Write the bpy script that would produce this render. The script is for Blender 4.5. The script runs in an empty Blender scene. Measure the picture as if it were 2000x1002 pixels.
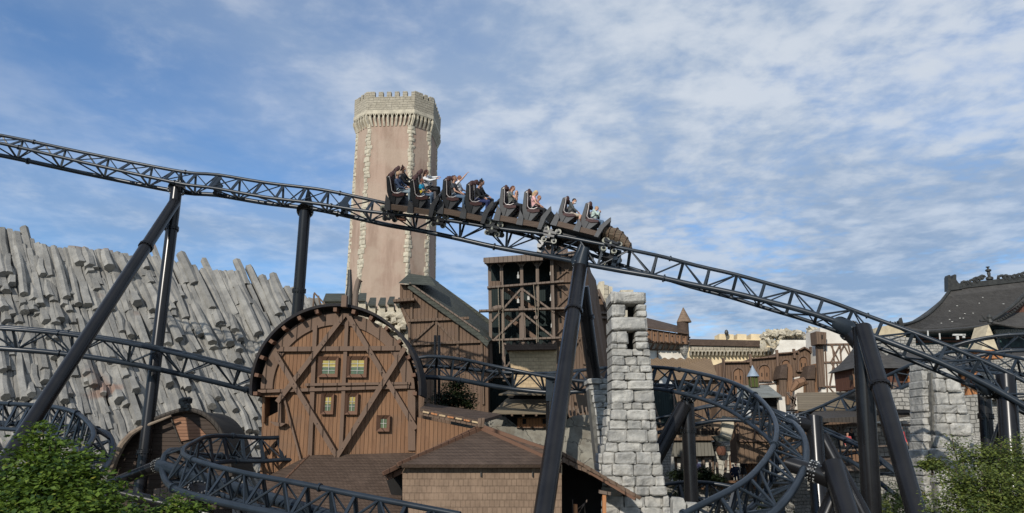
import bpy, bmesh, math, random
from mathutils import Vector, Matrix, noise
R = random.Random(7)
sc = bpy.context.scene
# ---------------------------------------------------------------- camera, sky, sun
F = 1440.0; PITCH = math.radians(14.0); EYE = Vector((0, 0, 6.0))
cam_d = bpy.data.cameras.new("camera"); cam = bpy.data.objects.new("camera", cam_d)
sc.collection.objects.link(cam); sc.camera = cam
cam.location = EYE; cam.rotation_euler = (math.radians(90) + PITCH, 0, 0)
cam_d.sensor_width = 36; cam_d.lens = 36 * F / 2000; cam_d.clip_start = 0.1; cam_d.clip_end = 3000
SUN_EL = 26.0; SUN_AZ = 204.0           # clockwise from +Y: behind the camera, to the left
w = bpy.data.worlds.new("World"); sc.world = w; w.use_nodes = True
sd = bpy.data.lights.new("sun", 'SUN'); sd.energy = 3.8; sd.angle = math.radians(0.5); sd.color = (1, .94, .85)
sun = bpy.data.objects.new("sun", sd); sc.collection.objects.link(sun)
_e, _a = math.radians(SUN_EL), math.radians(SUN_AZ)
sdir = Vector((math.sin(_a) * math.cos(_e), math.cos(_a) * math.cos(_e), math.sin(_e)))
sun.rotation_euler = sdir.to_track_quat('Z', 'Y').to_euler(); sun.location = (-10, -10, 40)
sc.view_settings.view_transform = 'Standard'; sc.view_settings.look = 'None'
sc.view_settings.exposure = 0.0; sc.view_settings.gamma = 1.0
sc.render.engine = 'CYCLES'

class NT:
    def __init__(s, tree): s.t = tree; s.n = tree.nodes; s.l = tree.links
    def new(s, typ, **kw):
        x = s.n.new(typ)
        for k, v in kw.items():
            if k.startswith('i_'): s.set(x, int(k[2:]) if k[2:].isdigit() else k[2:].replace('_', ' '), v)
            else: setattr(x, k, v)
        return x
    def set(s, x, key, v):
        inp = x.inputs[key]
        if hasattr(v, 'bl_idname') or isinstance(v, bpy.types.NodeSocket): s.l.new(v if isinstance(v, bpy.types.NodeSocket) else v.outputs[0], inp)
        else: inp.default_value = v
    def math(s, op, a, b=0.0, c=None, clamp=False):
        x = s.n.new('ShaderNodeMath'); x.operation = op; x.use_clamp = clamp
        s.set(x, 0, a); s.set(x, 1, b)
        if c is not None: s.set(x, 2, c)
        return x.outputs[0]
    def ramp(s, fac, a, b):     # smooth 0..1 between a and b
        x = s.n.new('ShaderNodeMapRange'); x.interpolation_type = 'SMOOTHSTEP'
        s.set(x, 0, fac); x.inputs[1].default_value = a; x.inputs[2].default_value = b
        return x.outputs[0]
    def mix(s, f, a, b, blend='MIX'):
        x = s.n.new('ShaderNodeMix'); x.data_type = 'RGBA'; x.blend_type = blend
        for k, v in ((0, f), (6, a), (7, b)):
            if isinstance(v, tuple) and len(v) == 3: v = (*v, 1)
            s.set(x, k, v)
        return x.outputs[2]
    def noise(s, vec, scale, detail=4, rough=.55, dist=0.0, out=0):
        x = s.n.new('ShaderNodeTexNoise')
        if vec is not None: s.l.new(vec, x.inputs['Vector'])
        x.inputs['Scale'].default_value = scale; x.inputs['Detail'].default_value = detail
        x.inputs['Roughness'].default_value = rough; x.inputs['Distortion'].default_value = dist
        return x.outputs[out]
    def comb(s, x_, y_, z_):
        c = s.n.new('ShaderNodeCombineXYZ'); s.set(c, 0, x_); s.set(c, 1, y_); s.set(c, 2, z_); return c.outputs[0]
    def sep(s, v):
        c = s.n.new('ShaderNodeSeparateXYZ'); s.l.new(v, c.inputs[0]); return c.outputs

def build_world():
    T = NT(w.node_tree); T.n.clear()
    out = T.new('ShaderNodeOutputWorld'); bg = T.new('ShaderNodeBackground')
    sky = T.new('ShaderNodeTexSky'); sky.sky_type = 'NISHITA'; sky.sun_disc = False
    sky.sun_elevation = math.radians(SUN_EL); sky.sun_rotation = math.radians(SUN_AZ)
    sky.air_density = 1.0; sky.dust_density = 0.25; sky.ozone_density = 1.6
    tc = T.new('ShaderNodeTexCoord').outputs['Generated']
    x, y, z = T.sep(tc)
    zz = T.math('ADD', T.math('MAXIMUM', z, 0.0), 0.10)
    u = T.math('DIVIDE', x, zz); v = T.math('DIVIDE', y, zz)
    P = T.comb(u, v, 0.0)
    # streaky high cloud, drawn out from lower left to upper right
    ca, sa = math.cos(.5), math.sin(.5)
    us = T.math('ADD', T.math('MULTIPLY', u, ca), T.math('MULTIPLY', v, sa))
    vs = T.math('SUBTRACT', T.math('MULTIPLY', v, ca), T.math('MULTIPLY', u, sa))
    S = T.comb(T.math('MULTIPLY', us, .42), vs, 3.3)
    big = T.noise(P, .5, 3, .5, .3)
    wisp = T.noise(S, 1.2, 7, .55, .6)
    W2 = T.noise(P, 1.6, 4, .5, 0, 1)
    Pw = T.new('ShaderNodeVectorMath', operation='ADD'); T.l.new(P, Pw.inputs[0])
    sc2 = T.new('ShaderNodeVectorMath', operation='SCALE'); T.l.new(W2, sc2.inputs[0]); sc2.inputs[3].default_value = .16; T.l.new(sc2.outputs[0], Pw.inputs[1])
    cell = T.noise(Pw.outputs[0], 9.0, 6, .56, .0)
    fine = T.noise(Pw.outputs[0], 22.0, 3, .55, 0)
    mid = T.noise(P, .95, 5, .55, .4)
    right = T.ramp(T.math('ADD', x, T.math('MULTIPLY', big, .25)), .02, .30)
    m1 = T.ramp(T.math('ADD', T.math('MULTIPLY', big, .6), T.math('MULTIPLY', wisp, .62)), .37, .78)
    c2 = T.math('ADD', T.math('ADD', T.math('MULTIPLY', cell, .60), T.math('MULTIPLY', mid, .85)), T.math('ADD', T.math('MULTIPLY', right, .20), T.math('MULTIPLY', fine, .18)))
    m2 = T.math('MULTIPLY', T.ramp(c2, .76, 1.04), T.math('ADD', .30, T.math('MULTIPLY', right, .70)))
    m = T.math('SUBTRACT', 1.0, T.math('MULTIPLY', T.math('SUBTRACT', 1.0, T.math('MULTIPLY', m1, .80)), T.math('SUBTRACT', 1.0, T.math('MULTIPLY', m2, .85))))
    shade = T.ramp(T.math('ADD', T.math('MULTIPLY', T.noise(T.comb(u, v, 2.0), 1.7, 5, .55, .3), .6), T.math('MULTIPLY', cell, .5)), .42, .68)
    low = T.ramp(z, .08, .46)
    cc = T.mix(shade, T.mix(low, (2.4, 3.4, 5.0), (3.7, 4.7, 6.2)), T.mix(low, (4.9, 5.7, 6.9), (6.5, 7.05, 7.8)))
    blue = T.mix(1.0, sky.outputs[0], (.84, 1.20, 1.56), 'MULTIPLY')
    col = T.mix(m, blue, cc)
    T.l.new(col, bg.inputs[0]); bg.inputs[1].default_value = 0.1
    T.l.new(bg.outputs[0], out.inputs[0])
build_world()

# ---------------------------------------------------------------- materials
def base_mat(name, rough=.6, metal=0.0, spec=.4):
    m = bpy.data.materials.new(name); m.use_nodes = True
    T = NT(m.node_tree); b = T.n['Principled BSDF']
    b.inputs['Roughness'].default_value = rough; b.inputs['Metallic'].default_value = metal
    b.inputs['Specular IOR Level'].default_value = spec
    return m, T, b
def pos(T): return T.new('ShaderNodeNewGeometry').outputs['Position']
def bump(T, b, h, strength=.5, dist=.03):
    x = T.new('ShaderNodeBump'); T.set(x, 'Height', h); x.inputs['Strength'].default_value = strength
    x.inputs['Distance'].default_value = dist; T.l.new(x.outputs[0], b.inputs['Normal'])
def rgb(c): return (*c, 1)
def plain(name, c, c2=None, rough=.6, metal=0.0, sc_=3.0, bs=.3, bd=.01, spec=.4, detail=5):
    m, T, b = base_mat(name, rough, metal, spec)
    p = pos(T); n = T.noise(p, sc_, detail, .6)
    c2 = c2 or tuple(v * .7 for v in c)
    T.l.new(T.mix(T.ramp(n, .34, .66), c2, c), b.inputs['Base Color'])
    if bs: bump(T, b, T.noise(p, sc_ * 5, 5, .6), bs, bd)
    return m
def wood(name, c1, c2, pw=.18, rough=.75, grain=.55, horizontal=False, weather=None):
    m, T, b = base_mat(name, rough, 0, .25)
    p = pos(T); x, y, z = T.sep(p)
    h = T.math('ADD', x, T.math('MULTIPLY', y, .97))
    a, l = (z, h) if horizontal else (h, z)
    u = T.math('DIVIDE', a, pw); fl = T.math('FLOOR', u); fr = T.math('FRACT', u)
    wn = T.new('ShaderNodeTexWhiteNoise'); wn.noise_dimensions = '2D'
    T.l.new(T.comb(fl, T.math('FLOOR', T.math('ADD', T.math('DIVIDE', l, 2.7), T.math('MULTIPLY', fl, .37))), 0.0), wn.inputs[0])
    g = T.noise(T.comb(T.math('MULTIPLY', a, 22), T.math('MULTIPLY', l, 1.3), T.math('MULTIPLY', fl, 3.1)), 1.0, 6, .65, .3)
    blot = T.noise(p, .9, 4, .6)
    f = T.math('ADD', T.math('MULTIPLY', wn.outputs[0], .5), T.math('MULTIPLY', g, .5))
    c = T.mix(f, c1, c2)
    c = T.mix(T.math('MULTIPLY', T.ramp(g, .45, .75), grain), c, tuple(v * .45 for v in c1))
    if weather: c = T.mix(T.math('MULTIPLY', T.ramp(blot, .45, .72), .6), c, weather)
    seam = T.math('MINIMUM', T.ramp(fr, 0, .07), T.math('SUBTRACT', 1.0, T.ramp(fr, .93, 1.0)))
    c = T.mix(seam, tuple(v * .22 for v in c1), c)
    T.l.new(c, b.inputs['Base Color'])
    bump(T, b, T.math('ADD', T.math('MULTIPLY', seam, 1.0), T.math('MULTIPLY', g, .25)), .7, .025)
    return m
def shingle(name, c1, c2, row=.2, wd=.3, rough=.8, dark=.3):
    m, T, b = base_mat(name, rough, 0, .2)
    p = pos(T); x, y, z = T.sep(p)
    h = T.math('ADD', x, T.math('MULTIPLY', y, .97))
    br = T.new('ShaderNodeTexBrick'); wv = T.comb(h, T.math('ADD', z, T.math('MULTIPLY', T.noise(p, 1.2, 2, .5), .05)), 0.0)
    T.l.new(wv, br.inputs['Vector'])
    br.inputs['Scale'].default_value = 1; br.inputs['Brick Width'].default_value = wd; br.inputs['Row Height'].default_value = row
    br.inputs['Mortar Size'].default_value = .013; br.inputs['Mortar Smooth'].default_value = .3
    br.inputs['Color1'].default_value = rgb(c1); br.inputs['Color2'].default_value = rgb(c2)
    br.inputs['Mortar'].default_value = rgb(tuple(v * dark for v in c1))
    n = T.noise(p, 2.0, 6, .65); n2 = T.noise(T.comb(T.math('MULTIPLY', h, 14), T.math('MULTIPLY', z, 3), 0.0), 1, 5, .6)
    c = T.mix(T.math('MULTIPLY', T.ramp(n, .35, .7), .6), br.outputs[0], tuple(v * .45 for v in c1))
    c = T.mix(T.math('MULTIPLY', T.ramp(T.noise(p, .8, 6, .7), .5, .7), .5), c, tuple(v * 1.25 for v in c2))
    c = T.mix(T.math('MULTIPLY', n2, .5), c, tuple(min(1, v * 1.5) for v in c2))
    T.l.new(c, b.inputs['Base Color'])
    saw = T.math('SUBTRACT', 1.0, T.math('FRACT', T.math('DIVIDE', z, row)))
    bump(T, b, T.math('ADD', T.math('MULTIPLY', saw, 1.0), T.math('MULTIPLY', n2, .3)), .8, .03)
    return m
def masonry(name, c1, c2, row=.3, wd=.55, dist=.15, rough=.85, mort=.02, dark=.3, moss=None):
    m, T, b = base_mat(name, rough, 0, .2)
    p = pos(T); x, y, z = T.sep(p)
    dn = T.noise(p, 1.4, 3, .6, 0, 1)
    dx, dy, dz = T.sep(dn)
    h = T.math('ADD', T.math('ADD', x, T.math('MULTIPLY', y, .97)), T.math('MULTIPLY', dx, dist))
    v = T.math('ADD', z, T.math('MULTIPLY', dz, dist))
    br = T.new('ShaderNodeTexBrick'); T.l.new(T.comb(h, v, 0.0), br.inputs['Vector'])
    br.inputs['Scale'].default_value = 1; br.inputs['Brick Width'].default_value = wd; br.inputs['Row Height'].default_value = row
    br.inputs['Mortar Size'].default_value = mort; br.inputs['Mortar Smooth'].default_value = .6; br.squash = .7; br.squash_frequency = 3
    br.inputs['Color1'].default_value = rgb(c1); br.inputs['Color2'].default_value = rgb(c2)
    br.inputs['Mortar'].default_value = rgb(tuple(q * dark for q in c1))
    n = T.noise(p, 3.0, 7, .65)
    c = T.mix(T.math('MULTIPLY', T.ramp(n, .4, .7), .6), br.outputs[0], tuple(q * .55 for q in c1))
    if moss: c = T.mix(T.math('MULTIPLY', T.ramp(T.noise(p, .7, 5, .6), .48, .62), .7), c, moss)
    T.l.new(c, b.inputs['Base Color'])
    bump(T, b, T.math('ADD', T.math('MULTIPLY', br.outputs[1], -1.0), T.math('MULTIPLY', n, .6)), .9, .06)
    return m
def rockmat(name, c1, c2, c3, s1=1.2):
    m, T, b = base_mat(name, .85, 0, .2)
    p = pos(T)
    oi = T.new('ShaderNodeAttribute'); oi.attribute_name = 'tone'
    n = T.noise(p, s1, 7, .65); n2 = T.noise(p, .22, 3, .5, .2); n3 = T.noise(p, 7, 6, .7)
    c = T.mix(T.ramp(n, .32, .68), c2, c1)
    c = T.mix(T.math('MULTIPLY', T.ramp(n2, .64, .72), .75), c, c3)
    c = T.mix(T.math('MULTIPLY', T.ramp(n3, .5, .8), .5), c, tuple(q * .4 for q in c1))
    c = T.mix(T.math('MULTIPLY', oi.outputs['Fac'], .55), c, tuple(q * .5 for q in c2))
    T.l.new(c, b.inputs['Base Color'])
    bump(T, b, T.math('ADD', n3, T.math('MULTIPLY', n, 2.0)), .8, .06)
    return m
def leafmat(name, c1, c2, c3, sp=.25):
    m, T, b = base_mat(name, .55, 0, sp)
    at = T.new('ShaderNodeAttribute'); at.attribute_name = 'tone'
    f = at.outputs['Fac']
    c = T.mix(T.ramp(f, 0, .6), c1, c2); c = T.mix(T.ramp(f, .75, 1.0), c, c3)
    T.l.new(c, b.inputs['Base Color'])
    tr = T.new('ShaderNodeBsdfTranslucent'); T.l.new(c, tr.inputs[0])
    mx = T.new('ShaderNodeMixShader'); mx.inputs[0].default_value = .3
    T.l.new(b.outputs[0], mx.inputs[1]); T.l.new(tr.outputs[0], mx.inputs[2])
    T.l.new(mx.outputs[0], T.n['Material Output'].inputs[0])
    return m
M = {}
M['track'] = plain('painted_track_steel', (.021, .029, .039), (.014, .020, .027), .33, 0, 1.5, .12, .004, .35)
M['support'] = plain('painted_support_steel', (.012, .0118, .0128), (.008, .0078, .0085), .25, 0, 1.1, .10, .003, .36)
M['bolt'] = plain('bright_bolt', (.55, .55, .52), None, .35, .7, 9, 0)
M['barn'] = wood('barn_boards', (.17, .088, .046), (.25, .136, .072), .17, weather=(.15, .094, .06))
M['barnbeam'] = wood('barn_beam_wood', (.130, .084, .058), (.175, .116, .082), .6, grain=.35)
M['frame'] = wood('window_frame_wood', (.13, .07, .045), (.17, .095, .06), .5, grain=.3)
M['roofdark'] = plain('tarred_roof', (.018, .018, .022), (.03, .026, .024), .8, 0, 4, .5, .02, .2)
M['shroof'] = shingle('brown_roof_shingles', (.066, .045, .033), (.098, .068, .050), .10, .16)
M['shwall'] = shingle('wall_shingles', (.165, .113, .077), (.22, .155, .107), .235, .17, dark=.4)
M['shcream'] = shingle('pale_shingles', (.34, .25, .15), (.46, .34, .2), .22, .3, dark=.5)
M['hallwood'] = wood('hall_boards', (.125, .078, .050), (.17, .11, .072), .24, weather=(.125, .085, .065))
M['slate'] = shingle('slate_roof', (.045, .05, .042), (.065, .068, .055), .22, .35)
M['greywood'] = wood('weathered_timber', (.135, .10, .078), (.20, .155, .12), .3, grain=.4)
M['tower_wood'] = wood('brown_timber', (.115, .077, .052), (.165, .112, .078), .22, grain=.5)
M['orange'] = wood('fresh_wood', (.36, .15, .06), (.46, .21, .09), .16, grain=.35)
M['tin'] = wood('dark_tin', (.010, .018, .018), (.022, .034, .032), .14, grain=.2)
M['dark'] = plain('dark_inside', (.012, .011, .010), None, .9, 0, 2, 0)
M['stone'] = rockmat('grey_stone_block', (.52, .50, .45), (.29, .285, .265), (.44, .35, .29), 2.2)
M['rock'] = rockmat('basalt', (.345, .33, .295), (.215, .207, .188), (.27, .16, .115), .9)
M['rubble'] = masonry('rubble_wall', (.30, .29, .26), (.38, .36, .32), .22, .36, .3)
M['cream'] = plain('cream_plaster', (.72, .58, .36), (.58, .47, .30), .85, 0, .8, .3, .02)
M['whitep'] = plain('white_plaster', (.70, .66, .58), (.56, .52, .45), .85, 0, .8, .3, .02)
M['quoin'] = plain('cream_quoin_stone', (.55, .49, .37), (.38, .34, .26), .85, 0, 1.4, .6, .05)
M['towerstone'] = masonry('tower_parapet_stone', (.36, .32, .245), (.43, .385, .30), .45, 1.3, .25, dark=.5)
M['pink'] = None
def pinkplaster():
    m, T, b = base_mat('tower_render', .9, 0, .2)
    p = pos(T); x, y, z = T.sep(p)
    n = T.noise(T.comb(x, y, T.math('MULTIPLY', z, .18)), .5, 6, .65, .3); n2 = T.noise(p, .16, 4, .6); n3 = T.noise(p, 2.2, 5, .6)
    c = T.mix(T.ramp(n, .38, .62), (.30, .212, .160), (.41, .298, .23))
    c = T.mix(T.math('MULTIPLY', T.ramp(n2, .45, .6), .55), c, (.44, .35, .27))
    c = T.mix(T.math('MULTIPLY', n3, .3), c, (.28, .2, .145))
    T.l.new(c, b.inputs['Base Color']); bump(T, b, n3, .4, .05); return m
M['pink'] = pinkplaster()
M['chinaroof'] = shingle('temple_roof_tiles', (.052, .049, .046), (.072, .068, .063), .22, .22, dark=.5)
M['bronze'] = plain('dark_bronze', (.05, .05, .045), (.03, .03, .028), .5, .2, 3, .5, .03)
M['teal'] = plain('painted_frieze', (.035, .075, .075), (.015, .025, .03), .6, 0, 2.2, .3, .02)
M['redbrown'] = wood('red_brown_boards', (.10, .045, .030), (.14, .065, .042), .3, grain=.3)
M['ground'] = plain('trodden_earth', (.10, .085, .062), (.06, .055, .04), .95, 0, .6, .6, .05)
M['hill'] = masonry('grey_rockwork', (.21, .20, .17), (.26, .245, .20), .9, 1.6, .9, dark=.55, moss=(.15, .13, .10))
M['leaf'] = leafmat('maple_leaves', (.026, .060, .012), (.125, .19, .025), (.36, .34, .06))
M['leaf2'] = leafmat('shrub_leaves', (.042, .068, .016), (.14, .17, .035), (.28, .25, .07))
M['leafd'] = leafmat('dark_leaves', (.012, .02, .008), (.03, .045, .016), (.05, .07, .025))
M['bark'] = plain('bark', (.09, .065, .045), None, .9, 0, 6, .8, .02)
M['zinc'] = plain('zinc_sheet', (.30, .36, .42), (.24, .29, .34), .5, .2, 2, .2, .01)
M['rope'] = plain('rope', (.30, .25, .18), None, .9, 0, 9, 0)
M['lampwhite'] = plain('white_lamp', (.55, .54, .50), None, .5, 0, 3, 0)
M['seatblack'] = plain('seat_shell', (.022, .023, .025), (.015, .016, .018), .45, 0, 6, .3, .005)
M['padding'] = plain('maroon_padding', (.055, .022, .020), (.04, .016, .015), .7, 0, 6, .3, .005)
M['chrome'] = plain('pale_tube', (.55, .50, .47), None, .35, .2, 6, 0)
M['deckwood'] = wood('train_wood', (.085, .060, .045), (.13, .092, .068), .05, grain=.5, horizontal=True)
M['panel'] = plain('charcoal_panel', (.055, .056, .058), (.038, .039, .042), .55, 0, 4, .4, .01)
M['wheel'] = plain('wheel_tread', (.30, .30, .24), (.20, .20, .17), .5, 0, 8, 0)
M['nosew'] = wood('nose_wood', (.10, .075, .05), (.16, .12, .085), .12, grain=.5, horizontal=True)
M['amber'] = plain('amber_glass', (.40, .31, .06), (.28, .22, .06), .15, 0, 3, 0, spec=.6)
M['greeng'] = plain('green_glass', (.10, .13, .05), (.06, .09, .05), .15, 0, 3, 0, spec=.6)
M['lead'] = plain('pale_glazing_bar', (.45, .44, .38), None, .6, 0, 3, 0)
M['skin'] = plain('skin', (.52, .30, .21), (.46, .26, .18), .55, 0, 8, 0)
M['letter'] = plain('lettering', (.035, .022, .015), None, .8, 0, 3, 0)
_cl = {}
def cloth(c, rough=.85):
    if c not in _cl: _cl[c] = plain('cloth', c, tuple(v * .8 for v in c), rough, 0, 8, .2, .005)
    return _cl[c]

# ---------------------------------------------------------------- helpers
cP, sP = math.cos(PITCH), math.sin(PITCH)
def W(px, py, Y):
    """world point at distance Y (metres ahead) seen at photo pixel px, py"""
    dx = (px - 1000) / F; dy = (501 - py) / F
    d = Vector((dx, cP - dy * sP, sP + dy * cP))
    return EYE + d * (Y / d.y)
def pxm(px, py, Y):     # metres per pixel
    d = (W(px, py, Y) - EYE)
    return (d @ Vector((0, cP, sP))) / F
ORG = {}
def tag(o, label, cat, group=None, kind=None):
    if kind: o['kind'] = kind
    if label: o['label'] = label
    if cat: o['category'] = cat
    if group: o['group'] = group
    return o
def thing(name, label, cat, loc, group=None):
    o = bpy.data.objects.new(name, None); sc.collection.objects.link(o)
    o.location = loc; o.empty_display_size = .3; ORG[o.name] = Vector(loc)
    return tag(o, label, cat, group)
class MB:
    def __init__(s): s.v = []; s.f = []; s.m = []; s.tone = []; s.mi = 0; s.tn = 0.0
    def add(s, vs, fs):
        b = len(s.v); s.v += [Vector(q) for q in vs]
        for f in fs: s.f.append(tuple(b + i for i in f)); s.m.append(s.mi); s.tone.append(s.tn)
        return s
    def box(s, c, sx, sy, sz, rot=None, jit=0.0):
        vs = [Vector(((i & 1) * 2 - 1, ((i >> 1) & 1) * 2 - 1, ((i >> 2) & 1) * 2 - 1)) for i in range(8)]
        vs = [Vector((q.x * sx / 2, q.y * sy / 2, q.z * sz / 2)) for q in vs]
        if jit: vs = [q + Vector((R.uniform(-jit, jit), R.uniform(-jit, jit), R.uniform(-jit, jit))) for q in vs]
        if rot is not None: vs = [rot @ q for q in vs]
        c = Vector(c)
        return s.add([c + q for q in vs], [(0, 2, 3, 1), (4, 5, 7, 6), (0, 1, 5, 4), (2, 6, 7, 3), (0, 4, 6, 2), (1, 3, 7, 5)])
    def chamfer(s, c, sx, sy, sz, ch=.04, jit=.0, rot=None):
        """block with chamfered front (-Y) edges"""
        x, y, z = sx / 2, sy / 2, sz / 2
        vs = [(-x, -y + ch, -z), (x, -y + ch, -z), (x, -y + ch, z), (-x, -y + ch, z),
              (-x + ch, -y, -z + ch), (x - ch, -y, -z + ch), (x - ch, -y, z - ch), (-x + ch, -y, z - ch),
              (-x, y, -z), (x, y, -z), (x, y, z), (-x, y, z), (0, -y - ch * .5, 0)]
        o = [Vector(q) + Vector((R.uniform(-jit, jit), R.uniform(-jit, jit), R.uniform(-jit, jit))) for q in vs]
        if rot is not None: o = [rot @ q for q in o]
        c = Vector(c)
        return s.add([c + q for q in o], [(0, 1, 5, 4), (1, 2, 6, 5), (2, 3, 7, 6), (3, 0, 4, 7), (4, 5, 12), (5, 6, 12), (6, 7, 12), (7, 4, 12),
                                          (1, 9, 10, 2), (0, 3, 11, 8), (3, 2, 10, 11), (0, 8, 9, 1), (8, 11, 10, 9)])
    def block(s, c, sx, sy, sz, ch=.06, rough=.035, rot=None, n=5):
        """hewn block: rounded uneven front face on the -Y side"""
        vs = []; sd0 = R.uniform(0, 99); c = Vector(c)
        cj = [[R.uniform(0, ch * .9) if (i in (0, n) and j in (0, n)) else 0 for j in range(n + 1)] for i in range(n + 1)]
        for j in range(n + 1):
            for i in range(n + 1):
                u, v = i / n * 2 - 1, j / n * 2 - 1
                u = math.copysign(abs(u) ** .62, u) if u else 0; v = math.copysign(abs(v) ** .62, v) if v else 0
                x, z = u * sx / 2, v * sz / 2; d = min(sx / 2 - abs(x), sz / 2 - abs(z))
                y = -sy / 2 + ch * max(0, 1 - d / ch) ** 2 + rough * 1.5 * noise.noise(Vector((x * 2.2 + sd0, z * 2.2, sd0))) + rough * .7 * noise.noise(Vector((x * 7 + sd0, z * 7, sd0)))
                k = cj[i][j]; e = 1.0 if d < .001 else 0
                x += e * .3 * rough * noise.noise(Vector((z * 5, sd0, 1))) - math.copysign(k, x) * (1 if k else 0); z += e * .5 * rough * noise.noise(Vector((x * 5, sd0, 7))) - math.copysign(k, z) * (1 if k else 0)
                vs.append(Vector((x, y, z)))
        m = n + 1; fs = [(j * m + i, j * m + i + 1, (j + 1) * m + i + 1, (j + 1) * m + i) for j in range(n) for i in range(n)]
        rim = [i for i in range(m)] + [j * m + n for j in range(1, m)] + [n * m + i for i in range(n - 1, -1, -1)] + [j * m for j in range(n - 1, 0, -1)]
        b = len(vs); vs += [Vector((vs[r].x, sy / 2, vs[r].z)) for r in rim]; k = len(rim)
        fs += [(rim[i], rim[(i + 1) % k], b + (i + 1) % k, b + i) for i in range(k)]
        if rot is not None: vs = [rot @ q for q in vs]
        return s.add([c + q for q in vs], fs)
    def prism(s, pts, ext):
        """closed polygon extruded by vector ext"""
        n = len(pts); ext = Vector(ext); p = [Vector(q) for q in pts]
        fs = [tuple(range(n)), tuple(range(2 * n - 1, n - 1, -1))]
        fs += [(i, n + i, n + (i + 1) % n, (i + 1) % n) for i in range(n)]
        return s.add(p + [q + ext for q in p], fs)
    def beam(s, a, b, wd, th, side=None):
        """bar a->b; wd measured along side, th the other way"""
        a, b = Vector(a), Vector(b); t = (b - a).normalized()
        sd_ = Vector(side) if side is not None else (Vector((0, 0, 1)) if abs(t.z) < .95 else Vector((0, 1, 0)))
        n = t.cross(sd_).normalized(); q = n.cross(t).normalized()
        vs = []
        for e in (a, b):
            for i, j in ((-1, -1), (1, -1), (1, 1), (-1, 1)): vs.append(e + q * (i * wd / 2) + n * (j * th / 2))
        return s.add(vs, [(0, 3, 2, 1), (4, 5, 6, 7), (0, 1, 5, 4), (1, 2, 6, 5), (2, 3, 7, 6), (3, 0, 4, 7)])
    def tube(s, pts, r, n=8, cap=True):
        pts = [Vector(p) for p in pts]; rs = r if isinstance(r, (list, tuple)) else [r] * len(pts)
        m = len(pts); ts = []
        for i in range(m):
            t = pts[min(i + 1, m - 1)] - pts[max(i - 1, 0)]
            ts.append(t.normalized() if t.length > 1e-9 else Vector((0, 0, 1)))
        u = Vector((0, 0, 1)) if abs(ts[0].z) < .9 else Vector((1, 0, 0))
        u = (u - ts[0] * u.dot(ts[0])).normalized(); vs = []
        for i in range(m):
            u = (u - ts[i] * u.dot(ts[i])); u = u.normalized() if u.length > 1e-6 else ts[i].orthogonal().normalized()
            v = ts[i].cross(u)
            for k in range(n):
                a = 2 * math.pi * k / n; vs.append(pts[i] + (u * math.cos(a) + v * math.sin(a)) * rs[i])
        fs = [(i * n + k, i * n + (k + 1) % n, (i + 1) * n + (k + 1) % n, (i + 1) * n + k) for i in range(m - 1) for k in range(n)]
        if cap: fs += [tuple(range(n - 1, -1, -1)), tuple((m - 1) * n + k for k in range(n))]
        return s.add(vs, fs)
    def lathe(s, c, prof, n=12, axis=Vector((0, 0, 1))):
        """prof: list of (radius, height) from c along axis"""
        axis = Vector(axis).normalized(); u = axis.orthogonal().normalized(); v = axis.cross(u); c = Vector(c); vs = []
        for r, h in prof:
            for k in range(n):
                a = 2 * math.pi * k / n; vs.append(c + axis * h + (u * math.cos(a) + v * math.sin(a)) * max(r, .0005))
        m = len(prof)
        fs = [(i * n + k, i * n + (k + 1) % n, (i + 1) * n + (k + 1) % n, (i + 1) * n + k) for i in range(m - 1) for k in range(n)]
        fs += [tuple(range(n - 1, -1, -1)), tuple((m - 1) * n + k for k in range(n))]
        return s.add(vs, fs)
    def ball(s, c, r, n=8, sc3=(1, 1, 1)):
        c = Vector(c); vs = [c + Vector((0, 0, -r * sc3[2]))]; rings = n // 2
        for i in range(1, rings):
            th = -math.pi / 2 + math.pi * i / rings
            for k in range(n):
                a = 2 * math.pi * k / n
                vs.append(c + Vector((math.cos(th) * math.cos(a) * r * sc3[0], math.cos(th) * math.sin(a) * r * sc3[1], math.sin(th) * r * sc3[2])))
        vs.append(c + Vector((0, 0, r * sc3[2]))); fs = []
        for k in range(n): fs.append((0, 1 + (k + 1) % n, 1 + k))
        for i in range(rings - 2):
            for k in range(n):
                a = 1 + i * n + k; b_ = 1 + i * n + (k + 1) % n; fs.append((a, b_, b_ + n, a + n))
        top = len(vs) - 1
        for k in range(n): a = 1 + (rings - 2) * n; fs.append((top, a + k, a + (k + 1) % n))
        return s.add(vs, fs)
    def build(s, name, mats, parent=None, smooth=False, fix=True, label=None):
        if not s.v: return None
        if parent is not None: org = ORG[parent.name]
        else:
            xs = [q.x for q in s.v]; ys = [q.y for q in s.v]; zs = [q.z for q in s.v]
            org = Vector(((min(xs) + max(xs)) / 2, (min(ys) + max(ys)) / 2, min(zs)))
        me = bpy.data.meshes.new(name); me.from_pydata([tuple(q - org) for q in s.v], [], s.f)
        mats = mats if isinstance(mats, (list, tuple)) else [mats]
        for m_ in mats: me.materials.append(m_)
        me.polygons.foreach_set('material_index', [min(i, len(mats) - 1) for i in s.m])
        me.polygons.foreach_set('use_smooth', [bool(smooth)] * len(s.f))
        if any(s.tone):
            at = me.attributes.new('tone', 'FLOAT', 'FACE'); at.data.foreach_set('value', s.tone)
        if fix:
            bm = bmesh.new(); bm.from_mesh(me); bmesh.ops.recalc_face_normals(bm, faces=bm.faces); bm.to_mesh(me); bm.free()
        if smooth and hasattr(me, 'set_sharp_from_angle'): me.set_sharp_from_angle(angle=math.radians(40))
        me.update()
        o = bpy.data.objects.new(name, me); sc.collection.objects.link(o)
        if parent is not None: o.parent = parent; o.location = (0, 0, 0)
        else: o.location = org
        ORG[o.name] = org
        if label: o['label'] = label
        return o
def pp(Y, pts): return [W(a, b, Y) for a, b in pts]
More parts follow.
